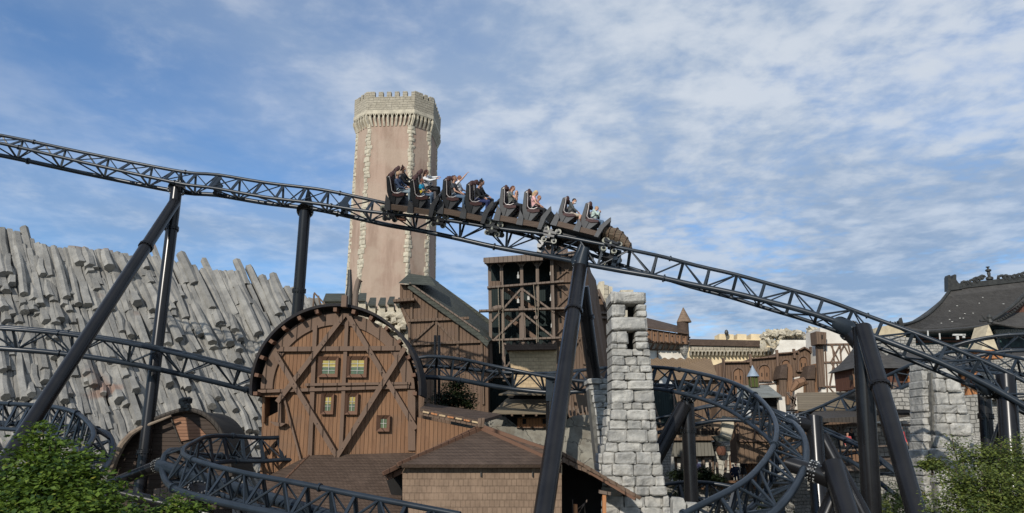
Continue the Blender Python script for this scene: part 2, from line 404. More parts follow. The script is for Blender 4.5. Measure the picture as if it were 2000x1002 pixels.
def wallpoly(mb, pts, Y, depth): return mb.prism(pp(Y, pts), (0, depth, 0))
def bpx(mb, a, b, wpx, Y, out, th=None):
    """timber lying on the facade plane Y, standing proud by out, wpx wide"""
    th = th or out
    s_ = pxm(*a, Y); A = W(*a, Y); B = W(*b, Y); off = Vector((0, -out + th / 2, 0))
    t = (B - A).normalized(); side = Vector((0, 1, 0)).cross(t)
    return mb.beam(A + off, B + off, wpx * s_, th, side)
# ---------------------------------------------------------------- roller coaster track
G, D = 1.05, .87
def catmull(P, n):
    out = []
    for i in range(len(P) - 1):
        p0 = P[max(i - 1, 0)]; p1 = P[i]; p2 = P[i + 1]; p3 = P[min(i + 2, len(P) - 1)]
        for k in range(n):
            t = k / n
            out.append([.5 * ((2 * b) + (-a + c) * t + (2 * a - 5 * b + 4 * c - d) * t * t + (-a + 3 * b - 3 * c + d) * t ** 3) for a, b, c, d in zip(p0, p1, p2, p3)])
    out.append(list(P[-1])); return out
class Track:
    """ctrl: (px, py, Y, a) of the line midway between the rails; a = bank seen along the sight line"""
    def __init__(s, ctrl, pitch=1.15):
        C = catmull([tuple([*W(c[0], c[1], c[2]), c[3], c[0]]) for c in ctrl], 14)
        pts = [Vector(c[:3]) for c in C]; L = [0.0]
        for i in range(1, len(pts)): L.append(L[-1] + (pts[i] - pts[i - 1]).length)
        s.len = L[-1]; n = max(4, int(round(s.len / pitch))); sub = 2
        s.fr = []; N = n * sub; j = 0
        for i in range(N + 1):
            d = s.len * i / N
            while j < len(L) - 2 and L[j + 1] < d: j += 1
            f = (d - L[j]) / max(1e-6, L[j + 1] - L[j])
            s.fr.append([pts[j].lerp(pts[j + 1], f), C[j][3] * (1 - f) + C[j + 1][3] * f, C[j][4] * (1 - f) + C[j + 1][4] * f])
        q = []
        for i in range(N + 1):
            c, a, px = s.fr[i]
            t = (s.fr[min(i + 1, N)][0] - s.fr[max(i - 1, 0)][0]).normalized()
            v = (c - EYE).normalized(); L0 = (v - t * v.dot(t)).normalized(); N0 = t.cross(L0)
            if i == 0 and t.x < -.3: pass
            a = math.radians(a); lat = L0 * math.cos(a) + N0 * math.sin(a); nor = N0 * math.cos(a) - L0 * math.sin(a)
            q.append((c, t, lat, nor, px))
        s.q = q; s.sub = sub; s.n = n
    def at_px(s, px):
        for i in range(len(s.q) - 1):
            a, b = s.q[i], s.q[i + 1]
            if (a[4] - px) * (b[4] - px) <= 0 and a[4] != b[4]:
                f = (px - a[4]) / (b[4] - a[4])
                t = a[1].lerp(b[1], f).normalized(); l = a[2].lerp(b[2], f); l = (l - t * l.dot(t)).normalized(); nn = t.cross(l)
                if nn.dot(a[3]) < 0: nn = -nn
                return a[0].lerp(b[0], f), t, l, nn
        return s.q[-1][:4]
    def spine(s, px):
        c, t, l, n = s.at_px(px); return c - n * D
    def build(s, label, name='coaster_track', cat='coaster track', heavy=1.0, group='stretches of the roller coaster track', nodeoff=0):
        q = s.q; c0 = q[len(q) // 2][0]
        th = thing(name, label, cat, c0, group)
        A = [c + l * G / 2 for c, t, l, n, _ in q]; B = [c - l * G / 2 for c, t, l, n, _ in q]; C = [c - n * D for c, t, l, n, _ in q]
        def coll(m, P_, r_):
            for k in range(4, s.n, 7): i = min(k * s.sub + 1, len(q) - 1); m.lathe(P_[i] - q[i][1] * .035, [(r_, 0), (r_, .07)], 12, q[i][1])
        m = MB(); m.tube(A, .086 * heavy, 10); coll(m, A, .125); m.build('rail', M['track'], th, True)
        m = MB(); m.tube(B, .086 * heavy, 10); coll(m, B, .125); m.build('rail', M['track'], th, True)
        m = MB(); m.tube(C, .115 * heavy, 10); coll(m, C, .17); m.build('spine_pipe', M['track'], th, True)
        # flat cross ties, every other one standing over a node of the spine
        br = MB()
        for k in range(0, s.n + 1):
            i = k * s.sub; c, t, l, n, _ = q[i]
            m = MB(); m.beam(A[i] - n * .03, B[i] - n * .03, .06, .13, n)
            if (k + nodeoff) % 2 == 0:
                m.beam(A[i], C[i], .10, .05, t); m.beam(B[i], C[i], .10, .05, t)
                for dk in (-1, 1):
                    if 0 <= k + dk <= s.n:
                        ii = (k + dk) * s.sub
                        br.tube([C[i], A[ii]], .038, 6); br.tube([C[i], B[ii]], .038, 6)
                if k + 1 <= s.n: br.tube([A[i], B[(k + 1) * s.sub]], .03, 6)
            elif k + 1 <= s.n: br.tube([B[i], A[(k + 1) * s.sub]], .03, 6)
            m.build('cross_tie', M['track'], th)
        br.build('bracing', M['track'], th, True)
        s.th = th; return s

T1 = Track([(-140, 248, 34.5, 15), (0, 271.5, 34.5, 22), (180, 311, 34.5, 28), (350, 346, 34.5, 34), (420, 354, 34.4, 40), (520, 371, 34.2, 42), (620, 383.5, 34, 42),
            (700, 398, 33.8, 36), (760, 408, 33.7, 26), (830, 418, 33.6, 18), (900, 431, 33.5, 9), (970, 446, 33.3, 0), (1040, 459, 33, -12), (1100, 471, 32.6, -22),
            (1160, 487, 32.2, -33), (1220, 503, 31.8, -46), (1290, 521, 31.5, -58), (1360, 541, 31.2, -66), (1430, 558, 30.8, -71), (1500, 578.5, 30.4, -76), (1600, 608, 29.8, -79), (1700, 646, 29.2, -80),
            (1780, 676, 28.6, -80), (1850, 704, 28.1, -79), (1930, 739, 27.6, -76), (1990, 770, 27.2, -73), (2080, 820, 26.6, -70), (2220, 905, 25.6, -66), (2400, 1030, 24.4, -60)])
T1.build('long high truss track falling from top left to lower right under the train')

T2L = Track([(-120, 634, 31, 4), (0, 640, 31, 4), (120, 650, 31.4, 4), (250, 669, 32, 5), (380, 697, 33, 6), (500, 727, 34.2, 6), (620, 757, 35.4, 6), (700, 772, 36.4, 5)])
T2L.build('lower left truss track crossing in front of the grey rock columns behind two support legs', nodeoff=1)

T2R = Track([(760, 718, 37, -26), (818, 708, 37, -26), (845, 706, 37, -28), (900, 711, 37.2, -26), (960, 720, 37.4, -16), (1020, 727, 37.2, -4), (1080, 732, 36.6, 12), (1150, 733, 35.8, 34), (1210, 734, 35.0, 54),
             (1266, 737, 34.2, 66), (1320, 743, 33.2, 72), (1380, 757, 31.6, 80), (1430, 775, 29.8, 92), (1470, 800, 28.0, 112), (1500, 827, 26.4, 140), (1515, 855, 25.0, 168),
             (1515, 888, 23.6, 190), (1500, 922, 22.4, 206), (1470, 957, 21.3, 214), (1430, 985, 20.4, 217), (1380, 1012, 19.7, 218), (1310, 1050, 19.2, 218)], .8)
T2R.build('blue grey truss track in a steep banked loop curling round in front of the village')

T4 = Track([(1500, 842, 46, 60), (1585, 818, 45, 60), (1640, 795, 44, 62), (1690, 771, 43, 62), (1740, 749, 41.5, 60), (1790, 726, 40.5, 58), (1850, 706, 39.5, 60), (1900, 703, 38.5, 66), (1950, 711, 37.5, 70), (2000, 722, 36.5, 72), (2080, 745, 35, 74)])
T4.build('banked truss track climbing rightwards behind the big right hand support and crossing the stone pillar')
T3 = Track([(1800, 712, 43, 0), (1853, 681, 43, -4), (1900, 666, 42.5, -4), (1950, 657, 42, -4), (2000, 654, 41.5, -4), (2080, 655, 41, -4)])
T3.build('arched truss track at the right edge in front of the temple eaves')
T67 = Track([(1030, 874, 47, 10), (1054, 864, 47, 8), (1110, 845, 47, 6), (1160, 831, 47, 4), (1270, 818, 46, 4), (1354, 800, 45, 4), (1392, 792, 44.5, 4), (1440, 791, 44, 4), (1500, 800, 43, 6), (1560, 820, 41.5, 8),
             (1601, 836, 40, 8), (1650, 858, 38.5, 8), (1694, 880, 37, 6), (1740, 914, 36, 6), (1800, 960, 35, 6)])
T67.build('far truss track passing low behind the stone pillar and the banked loop')
T8 = Track([(1240, 980, 37, 66), (1310, 966, 37, 68), (1360, 962, 37, 70), (1420, 970, 36.5, 72), (1460, 984, 36, 74), (1520, 1015, 35, 74)])
T8.build('low shaded truss track under the village terrace at the bottom edge')
T5 = Track([(620, 880, 33, 122), (560, 876, 32.2, 120), (509, 878, 31.4, 118), (460, 876, 30.6, 112), (428, 877, 29.8, 102), (402, 881, 29.1, 84), (381, 887, 28.4, 56), (370, 896, 27.6, 26), (370, 906, 26.8, 2), (380, 917, 25.9, -18),
            (402, 930, 25.0, -36), (442, 944, 24.2, -48), (500, 959, 23.5, -54), (580, 975, 22.8, -56), (680, 996, 22.2, -56), (780, 1016, 21.6, -56), (900, 1040, 21, -56)], .8)
T5.build('near truss track turning tightly in front of the round barn at bottom left')
T9 = Track([(-120, 806, 31, 70), (0, 812, 30.5, 70), (58, 816, 30, 74), (97, 821, 29.3, 84), (135, 832, 28.4, 104), (160, 848, 27.4, 132), (168, 866, 26.4, 158), (160, 886, 25.4, 180), (135, 908, 24.4, 196), (90, 930, 23.6, 204), (20, 955, 23, 208)], .7)
T9.build('banked truss track turning behind the leafy maple at far left')

# ---------------------------------------------------------------- supports
def flange(mb, p, t, r, bolts=None):
    mb.lathe(p - t * .06, [(r, 0), (r * 1.22, 0), (r * 1.22, .055), (r, .055)], 16, t); mb.lathe(p + t * .01, [(r, 0), (r * 1.22, 0), (r * 1.22, .055), (r, .055)], 16, t)
    if bolts is not None:
        u = t.orthogonal().normalized(); v = t.cross(u)
        for k in range(16):
            a = 2 * math.pi * k / 16; bolts.lathe(p + (u * math.cos(a) + v * math.sin(a)) * r * 1.12 - t * .11, [(.022, 0), (.022, .22)], 5, t)
def leg(th, name, a, b, r, flanges=(), label=None):
    a, b = Vector(a), Vector(b); t = (b - a).normalized()
    if name == 'column' and b.z > -.1 and t.z < -.3: b0 = b; b = a + t * ((a.z + .1) / -t.z); flanges = tuple(k * (b0 - a).length / (b - a).length for k in flanges)
    m = MB(); m.tube([a, b], r, 24)
    o = m.build(name, M['support'], th, True, label=label)
    if flanges:
        for k in flanges:
            f = MB(); bo = MB(); flange(f, a.lerp(b, k), t, r, bo)
            f.build('flange', M['support'], o, True); bo.build('bolts', M['support'], o)
    return o
def head(th, base, spine, rails, r):
    """drop shaped bracket from the pipe top to the spine and the rails, with a bolted plate"""
    base, spine = Vector(base), Vector(spine); t = (base - spine).normalized()
    m = MB(); m.tube([base, spine + t * .3, spine, rails], [r, r * .98, r * .8, .05], 16)
    o = m.build('bracket', M['track'], th, True)
    f = MB(); bo = MB(); flange(f, base, t, r, bo); f.build('flange', M['support'], o, True); bo.build('bolts', M['bolt'], o)
def spr(T, px): c, t, l, n = T.at_px(px); return c - n * D, c, l, n
SG = 'round black steel supports under the track'
def support(label, T, px, headpx, legs, r=.3, bolts=True):
    sp, c, l, n = spr(T, px)
    top = legs[0][0]; th = thing('track_support', label, 'track support', Vector((legs[0][1].x, legs[0][1].y, min(0, legs[0][1].z))), SG)
    far = c + l * G / 2 if (c + l * G / 2).z > (c - l * G / 2).z else c - l * G / 2
    head(th, headpx, sp, far.lerp(c, .2), r)
    for i, lg in enumerate(legs):
        leg(th, 'column' if i == 0 else 'brace', lg[0], lg[1], lg[2], lg[3])
    return th
h = W(345, 368, 34.6); support('A-shaped support at far left, its slanting brace running down to the maple', T1, 345, h,
    [(h, W(272, 965, 33.0), .27, (.15, .88)), (W(341, 396, 34.4), W(-20, 950, 24.5), .265, (.22,))], .34)
h = W(596, 412, 34.4); support('single upright pipe support rising from behind the round barn', T1, 596, h,
    [(h, W(574, 700, 35.0), .27, (.55,))], .34)
h = W(1134, 517, 32.0); th3 = support('A-shaped support under the front of the train, its black rear leg on a stone plinth', T1, 1139, h,
    [(h, W(1056, 1040, 23.4), .315, (.24,)), (W(1137, 560, 32.1), W(1162, 748, 33.2), .30, (.32,))], .34)
m = MB(); sp, c, l, n = spr(T1, 1139); m.tube([W(1143, 482, 31.7), W(1134, 518, 31.9)], [.20, .33], 16); m.build('bracket', M['track'], th3, True)
# right hand pair
h = W(1660, 646, 29.0); top = W(1684, 652, 28.6)
th = thing('track_support', 'thick forked support right of the dark pavilion, one black leg and one shining slanted leg', 'track support', W(1700, 1010, 27).xy.to_3d(), SG)
head(th, h, T1.spine(1642), T1.at_px(1640)[0], .36)
leg(th, 'arm', h, W(1697, 690, 28.4), .36)
leg(th, 'column', W(1683, 640, 28.5), W(1706, 1060, 28.5), .345)
leg(th, 'brace', W(1686, 640, 28.1), W(1806, 1060, 23.5), .30, (.32,))
th = thing('track_support', 'upright support at the right edge holding the track by a short side arm', 'track support', W(1990, 1010, 27).xy.to_3d(), SG)
leg(th, 'column', W(1964, 735, 27.2), W(1986, 1060, 26.2), .32)
h = W(1930, 762, 27.4); head(th, h, T1.spine(1912), T1.at_px(1912)[0], .27); leg(th, 'arm', h, W(1966, 768, 27.2), .28)
leg(th, 'brace', W(1964, 800, 27.4), W(1925, 905, 27.8), .09)
th = thing('track_support', 'short upright support behind the one at the right edge, a thin collar round its middle', 'track support', W(1930, 905, 30).xy.to_3d(), SG)
leg(th, 'column', W(1922, 765, 30), W(1932, 905, 30), .24, (.35,)); leg(th, 'brace', W(1975, 840, 29.8), W(1930, 905, 29.8), .22)
# loop supports
th = thing('track_support', 'upright support outside the banked loop, its arm bolted to the upper bend', 'track support', W(1598, 1010, 26).xy.to_3d(), SG)
leg(th, 'column', W(1590, 815, 27.4), W(1606, 1060, 26.4), .29)
h = W(1548, 824, 27.3); head(th, h, T2R.spine(1492), T2R.spine(1490), .27); leg(th, 'arm', h, W(1590, 833, 27.4), .27)
leg(th, 'brace', W(1604, 850, 27.6), W(1716, 1060, 26.6), .25)
th = thing('track_support', 'leaning support in front, its bolted arm holding the near side of the banked loop', 'track support', W(1660, 1010, 22).xy.to_3d(), SG)
h = W(1588, 921, 22.6); sp_ = W(1536, 905, 23.0)
m = MB(); m.tube([sp_, h], .23, 20); m.build('arm', M['support'], th, True)
f = MB(); bo = MB(); flange(f, h, (h - sp_).normalized(), .27, bo); o = f.build('flange', M['support'], th, True); bo.build('bolts', M['bolt'], o)
leg(th, 'arm', h, W(1640, 944, 22.4), .27)
leg(th, 'column', W(1626, 906, 22.3), W(1672, 1060, 21.0), .30); leg(th, 'brace', W(1636, 955, 22.6), W(1590, 1060, 22.4), .24)
th = thing('track_support', 'upright support with a slanting brace standing behind the banked loop, left of the carved sign', 'track support', W(1352, 985, 33).xy.to_3d(), SG)
h = W(1342, 782, 33.2); head(th, h, T2R.spine(1338), T2R.at_px(1338)[0], .27)
leg(th, 'column', h, W(1351, 985, 33.0), .29, (.30,)); leg(th, 'brace', W(1336, 792, 33.0), W(1262, 930, 32.2), .31)
th = thing('track_support', 'dark bracket support in front of the tiered roofs, half hidden by the shining leg', 'track support', W(1078, 900, 36.6).xy.to_3d(), SG)
leg(th, 'column', W(1076, 732, 36.6), W(1078, 900, 36.6), .27)
m = MB(); m.box(W(1076, 757, 36.5), .5, .4, 1.3); m.build('bracket', M['track'], th)
# left loop arm
th = thing('track_support', 'slanting pipe arm holding the near left bend, bolted in front of the rounded hull roof', 'track support', W(200, 1000, 28).xy.to_3d(), SG)
h = W(309, 909, 27.3); m = MB(); m.tube([T5.spine(351), h], [.16, .22], 16); m.build('bracket', M['track'], th, True)
f = MB(); bo = MB(); flange(f, h, (W(190, 955, 28.5) - h).normalized(), .2, bo); o = f.build('flange', M['support'], th, True); bo.build('bolts', M['bolt'], o)
leg(th, 'arm', h, W(180, 960, 28.6), .2); leg(th, 'column', W(186, 950, 28.6), W(186, 1050, 28.6), .25)
th = thing('track_support', 'low pipe beam under the near left bend at the bottom edge, beside the maple', 'track support', W(380, 1050, 25).xy.to_3d(), SG)
leg(th, 'arm', W(215, 958, 25.6), W(412, 1006, 25.2), .17); leg(th, 'column', W(388, 975, 25.4), W(392, 1060, 25.4), .26)
m = MB(); f = MB(); bo = MB(); q_ = W(386, 956, 24.6); t_ = Vector((.25, -.5, .8)).normalized(); flange(f, q_, t_, .26, bo)
o = f.build('flange', M['support'], th, True); bo.build('bolts', M['bolt'], o); m.tube([q_, W(388, 980, 25.2)], .24, 14); m.build('bracket', M['support'], th, True)
# twin slim posts behind the barn
th = thing('steel_post', 'pair of slim dark steel posts standing behind the crest of the curving track', 'post', W(853, 800, 38.5))
for px in (850, 857.5):
    m = MB(); m.tube([W(px, 655, 38.5), W(px, 790, 38.5)], .075, 8); m.build('post', M['support'], th, True)
# drive / brake boxes hanging in the high track
for px in (421, 672, 1062, 1208):
    c, t, l, n = T1.at_px(px); m = MB(); X = Matrix((t, l, n)).transposed()
    m.box(c - n * .32, .24, .4, .55, X); m.box(c - n * .62, .2, .25, .3, X); m.box(c - n * .05, .26, .8, .08, X)
    m.lathe(c - n * .5 - l * .34, [(.12, 0), (.12, .68)], 10, l)
    o = m.build('sensor_housing', M['track'], T1.th)
# ---------------------------------------------------------------- ground
m = MB(); n_ = 120
for i in range(n_ + 1):
    for j in range(n_ + 1):
        x = -420 + 840 * i / n_; y = -60 + 900 * j / n_
        m.v.append(Vector((x, y, max(.2, min(2.6, 6 - y * .1)))))
for i in range(n_):
    for j in range(n_): a = i * (n_ + 1) + j; m.f.append((a, a + n_ + 1, a + n_ + 2, a + 1)); m.m.append(0); m.tone.append(0)
g = m.build('ground', M['ground']); g['kind'] = 'structure'

# ---------------------------------------------------------------- basalt cliff at the left
def lerp_tab(t, x):
    if x <= t[0][0]: return t[0][1]
    for (a, b), (c, d) in zip(t, t[1:]):
        if x <= c: return b + (d - b) * (x - a) / (c - a)
    return t[-1][1]
TOP = [(-200, 430), (0, 452), (30, 462), (70, 484), (110, 492), (160, 492), (230, 502), (300, 512), (350, 522), (420, 536), (470, 538), (520, 556), (570, 572), (615, 596), (660, 640), (720, 760)]
def cliffY(px, py): return 41 + (760 - py) * .030 + max(0, px) * .014
def cliff():
    m = MB(); rr = random.Random(3)
    # columns are laid in slanted files; file parameter = px where it crosses y = 760
    px0 = -60.0
    while px0 < 700:
        wpx = rr.uniform(11, 17); px0 += wpx * .86
        lean = .17 + .33 * min(1, max(0, (px0 - 40) / 380)) + .05 * noise.noise(Vector((px0 * .02, 0, 0)))
        y = 1010.0; first = True
        foff = rr.uniform(-.02, .22)
        bow = noise.noise(Vector((px0 * .013, 5, 0))) * 16
        while True:
            ln = rr.choice((16, 24, 34, 50, 80)) * rr.uniform(.8, 1.2)
            yb, yt = y, y - ln
            def X(yy): return px0 + (yy - 760) * lean + bow * math.sin((yy - 500) / 90) * .4
            xt = X(yt); top = lerp_tab(TOP, xt) + 7 * noise.noise(Vector((px0 * .11, 2, 0)))
            last = yt < top + 10
            if last: yt = top - (rr.choice((0, 0, 0, 4, 22)) if rr.random() < .5 else 0); xt = X(yt)
            xb = X(yb); Yb = cliffY(xb, yb); Yt = cliffY(xt, yt)
            big = noise.noise(Vector((px0 * .02, yb * .02, 1))) + .25
            out = rr.uniform(.03, .16) + foff + (rr.uniform(.3, .95) if rr.random() < .30 + .30 * big else 0)
            slip = rr.uniform(-3, 3)
            a = W(xb + slip, yb + rr.uniform(0, 7), Yb - out); b = W(xt, yt - 4, Yt - rr.uniform(-.05, .12))
            r = wpx * pxm(xb, yb, Yb) * .58 * rr.uniform(.90, 1.15)
            t = (b - a).normalized(); u = Vector((1, 0, 0)); u = (u - t * u.dot(t)).normalized(); v = t.cross(u)
            ph = rr.uniform(-.25, .25); sides = rr.choice((5, 6, 6, 7)); vs = []
            tilt = rr.uniform(-.35, .35); mid = a.lerp(b, .5) + v * rr.uniform(-.05, .05) + u * rr.uniform(-.09, .09)
            for e, (c, s_) in enumerate(((a, 1.0), (mid, .97), (b, .90))):
                for k in range(sides):
                    an = ph + 2 * math.pi * (k + .5) / sides
                    q = c + (u * math.cos(an) + v * math.sin(an)) * r * s_ * rr.uniform(.93, 1.07)
                    if e == 0: q += t * (math.cos(an) * tilt * r + math.sin(an) * .25 * r)
                    if e == 2: q += t * rr.uniform(-.06, .06)
                    vs.append(q)
            fs = [(e * sides + k, e * sides + (k + 1) % sides, (e + 1) * sides + (k + 1) % sides, (e + 1) * sides + k) for e in (0, 1) for k in range(sides)]
            fs += [tuple(range(sides - 1, -1, -1)), tuple(2 * sides + k for k in range(sides))]
            m.tn = rr.uniform(.01, .6) if rr.random() < .75 else rr.uniform(.5, .99)
            m.add(vs, fs)
            y = yt + rr.uniform(0, 4)
            if last or yt < 380: break
    # body of the hill behind the columns
    m.tn = .6; back = []
    cols = list(range(-160, 720, 20))
    for px in cols:
        tp = lerp_tab(TOP, px) + 8
        for k in range(8):
            py = 1040 + (tp - 1040) * k / 7; back.append(W(px, py, cliffY(px, py) + .55))
        q = back[-1]; back.append(q + Vector((0, 26, -.5))); back.append(Vector((q.x, q.y + 30, 0)))
    m.add(back, [(i * 10 + k, (i + 1) * 10 + k, (i + 1) * 10 + k + 1, i * 10 + k + 1) for i in range(len(cols) - 1) for k in range(9)])
    o = m.build('basalt_cliff', M['rock']); o['kind'] = 'structure'
cliff()

# ---------------------------------------------------------------- castle tower
def tower():
    Y0 = 121.0; cb = W(751, 600, Y0); cx = cb.x; s = pxm(770, 300, Y0)
    zt = lambda py: W(775, py, Y0).z
    base = W(766, 700, Y0); th = thing('castle_tower', 'tall octagonal plastered castle tower with battlements standing high above the round barn', 'tower', (cx, Y0 + 7, 0))
    cy = Y0 + 6.6; ap = 6.9      # apothem
    def ring(apo, z, n=8): 
        f_ = apo - 2.95; q_ = [(-f_, -apo), (f_, -apo), (apo, -f_), (apo, f_), (f_, apo), (-f_, apo), (-apo, f_), (-apo, -f_)]; ca_, sa_ = math.cos(-.05), math.sin(-.05)
        return [Vector((cx + x * ca_ - y * sa_, cy + x * sa_ + y * ca_, z)) for x, y in q_]
    zc0, zc1, z2, ztop = zt(247), zt(228), zt(222), zt(192)
    m = MB(); a = ring(ap * 1.06, 0); b = ring(ap * .975, zc1)
    m.add(a + b, [(k, (k + 1) % 8, 8 + (k + 1) % 8, 8 + k) for k in range(8)] + [tuple(range(7, -1, -1)), tuple(range(8, 16))])
    m.build('shaft', M['pink'], th)
    # quoins on every corner
    q = MB(); rr = random.Random(5)
    for k in range(8):
        z = 14.0
        while z < zc0 - .3:
            h = rr.uniform(.55, 1.05); f = z / zc1
            c = a[k].lerp(b[k], f); dirc = Vector((c.x - cx, c.y - cy, 0)).normalized(); ang = math.atan2(dirc.y, dirc.x)
            for sgn in (-1, 1):
                tdir = ((a[(k + sgn) % 8] - a[k]).normalized()); wd = rr.uniform(.4, 1.0)
                nrm = Vector((tdir.y, -tdir.x, 0)); 
                if nrm.dot(dirc) < 0: nrm = -nrm
                X = Matrix((tdir, -nrm, Vector((0, 0, 1)))).transposed()
                q.tn = rr.uniform(.01, .4)
                q.chamfer(c + tdir * (wd / 2 - .1) - nrm * .03 + Vector((0, 0, h / 2)), wd, .26, h * .96, .08, .05, X)
            z += h
    q.build('quoins', M['quoin'], th)
    # corbel table: little arches on brackets
    m = MB(); C0 = ring(ap * .985, zc0); R1 = ring(ap * 1.055, zc1); R2 = ring(ap * 1.055, z2)
    for k in range(8):
        A, B = R1[k], R1[(k + 1) % 8]; A0, B0 = C0[k], C0[(k + 1) % 8]; n = 11 if k % 2 == 0 else 5
        tdir = (B - A).normalized(); out = Vector((tdir.y, -tdir.x, 0))
        if out.dot(A - Vector((cx, cy, A.z))) < 0: out = -out
        for j in range(n + 1):
            f = j / n; p = A.lerp(B, f); p0 = A0.lerp(B0, f); p0.z = zc0 - .0
            wv = tdir * .16
            m.prism([p0 - wv + out * .08, p0 - wv - out * .3, Vector((*(p - wv - out * .8).xy, zc1)), Vector((*(p - wv).xy, zc1)), Vector((*(p - wv).xy, zc1 - .55))], tdir * .32)
        # arched fascia between brackets
        for j in range(n):
            p = A.lerp(B, j / n); p1 = A.lerp(B, (j + 1) / n); w_ = (p1 - p).length; pts = [p + Vector((0, 0, .5)), p1 + Vector((0, 0, .5))]
            for i in range(7):
                an = math.pi * i / 6; pts.append(p + tdir * (w_ / 2 + (w_ / 2 - .14) * math.cos(an)) + Vector((0, 0, -.25 + .55 * math.sin(an))))
            m.prism(pts, -out * .3)
    m.add(ring(ap * 1.06, zc1 + .35) + ring(ap * 1.06, z2 + .45) + ring(ap * .9, zc1 + .35), [(k, (k + 1) % 8, 8 + (k + 1) % 8, 8 + k) for k in range(8)] + [(k, (k + 1) % 8, 16 + (k + 1) % 8, 16 + k) for k in range(8)])
    m.build('corbel_table', M['quoin'], th)
    # parapet with merlons
    m = MB(); P0 = ring(ap * 1.045, z2 + .3); P1 = ring(ap * 1.055, ztop); I1 = ring(ap * .94, ztop)
    m.add(P0 + P1 + I1 + ring(ap * .94, z2), [(k, (k + 1) % 8, 8 + (k + 1) % 8, 8 + k) for k in range(8)] + [(8 + k, 8 + (k + 1) % 8, 16 + (k + 1) % 8, 16 + k) for k in range(8)] + [(16 + k, 16 + (k + 1) % 8, 24 + (k + 1) % 8, 24 + k) for k in range(8)])
    m.prism([v for v in ring(ap * .96, z2 + .8)], (0, 0, .1))
    m.build('parapet', M['towerstone'], th)
    for k in range(8):
        A, B = P1[k], P1[(k + 1) % 8]; L = (B - A).length; tdir = (B - A).normalized(); out = Vector((tdir.y, -tdir.x, 0))
        if out.dot(A - Vector((cx, cy, A.z))) < 0: out = -out
        segs = [(0, .17), (.245, .34), (.415, .505), (.58, .67), (.745, .84), (.925, 1.0)] if k % 2 == 0 else [(0, .42), (.52, .68), (.78, 1.0)]
        for (u0, u1) in segs:
            m = MB(); p = A + tdir * L * u0; d = tdir * (L * (u1 - u0)); hh = .95 + R.uniform(-.06, .1)
            pts = [p - out * .0, p + d, p + d + Vector((0, 0, hh)), p + Vector((0, 0, hh))]
            m.prism([q_ - out * .003 for q_ in pts], -out * .8)
            m.build('merlon', M['towerstone'], th)
tower()

# ---------------------------------------------------------------- round barn
def window_part(th, px, py, w, h, Y, glassrows=True, fr=7, out=.16, wide=None, mullions=1, rows=4):
    s = pxm(px, py, Y); c = W(px, py, Y)
    mf = MB(); X0, X1, Z0, Z1 = -w / 2 * s, w / 2 * s, -h / 2 * s, h / 2 * s; f = fr * s
    o_ = [(-1, -1), (1, -1), (1, 1), (-1, 1)]
    inn = [Vector((X0 if a < 0 else X1, 0, Z0 if b < 0 else Z1)) for a, b in o_]
    outr = [Vector((v.x + math.copysign(f, v.x), 0, v.z + math.copysign(f, v.z))) for v in inn]
    for k in range(4):
        a, b, c_, d = inn[k], inn[(k + 1) % 4], outr[(k + 1) % 4], outr[k]
        mf.prism([c + a + Vector((0, -.04, 0)), c + b + Vector((0, -.04, 0)), c + c_ + Vector((0, -out, 0)), c + d + Vector((0, -out, 0))], (0, .05 + out * .3, 0))
    o = mf.build('window', M['frame'], th)
    g1 = MB(); g2 = MB()
    zc = Z0 + (Z1 - Z0) * .5
    if glassrows:
        g1.prism([c + Vector((X0, -.02, zc)), c + Vector((X1, -.02, zc)), c + Vector((X1, -.02, Z1)), c + Vector((X0, -.02, Z1))], (0, .015, 0)); g1.build('upper_pane', M['amber'], o)
        g2.prism([c + Vector((X0, -.018, Z0)), c + Vector((X1, -.018, Z0)), c + Vector((X1, -.018, zc)), c + Vector((X0, -.018, zc))], (0, .013, 0)); g2.build('lower_pane', M['greeng'], o)
    else:
        g2.prism([c + Vector((X0, -.018, Z0)), c + Vector((X1, -.018, Z0)), c + Vector((X1, -.018, Z1)), c + Vector((X0, -.018, Z1))], (0, .013, 0)); g2.build('pane', M['greeng'], o)
    l = MB()
    for i in range(1, mullions + 1): x = X0 + (X1 - X0) * i / (mullions + 1); l.box(c + Vector((x, -.045, (Z0 + Z1) / 2)), .022, .02, Z1 - Z0)
    for i in range(1, rows): z = Z0 + (Z1 - Z0) * i / rows; l.box(c + Vector(((X0 + X1) / 2, -.043, z)), X1 - X0, .02, .02)
    l.build('glazing_bars', M['lead'], o)
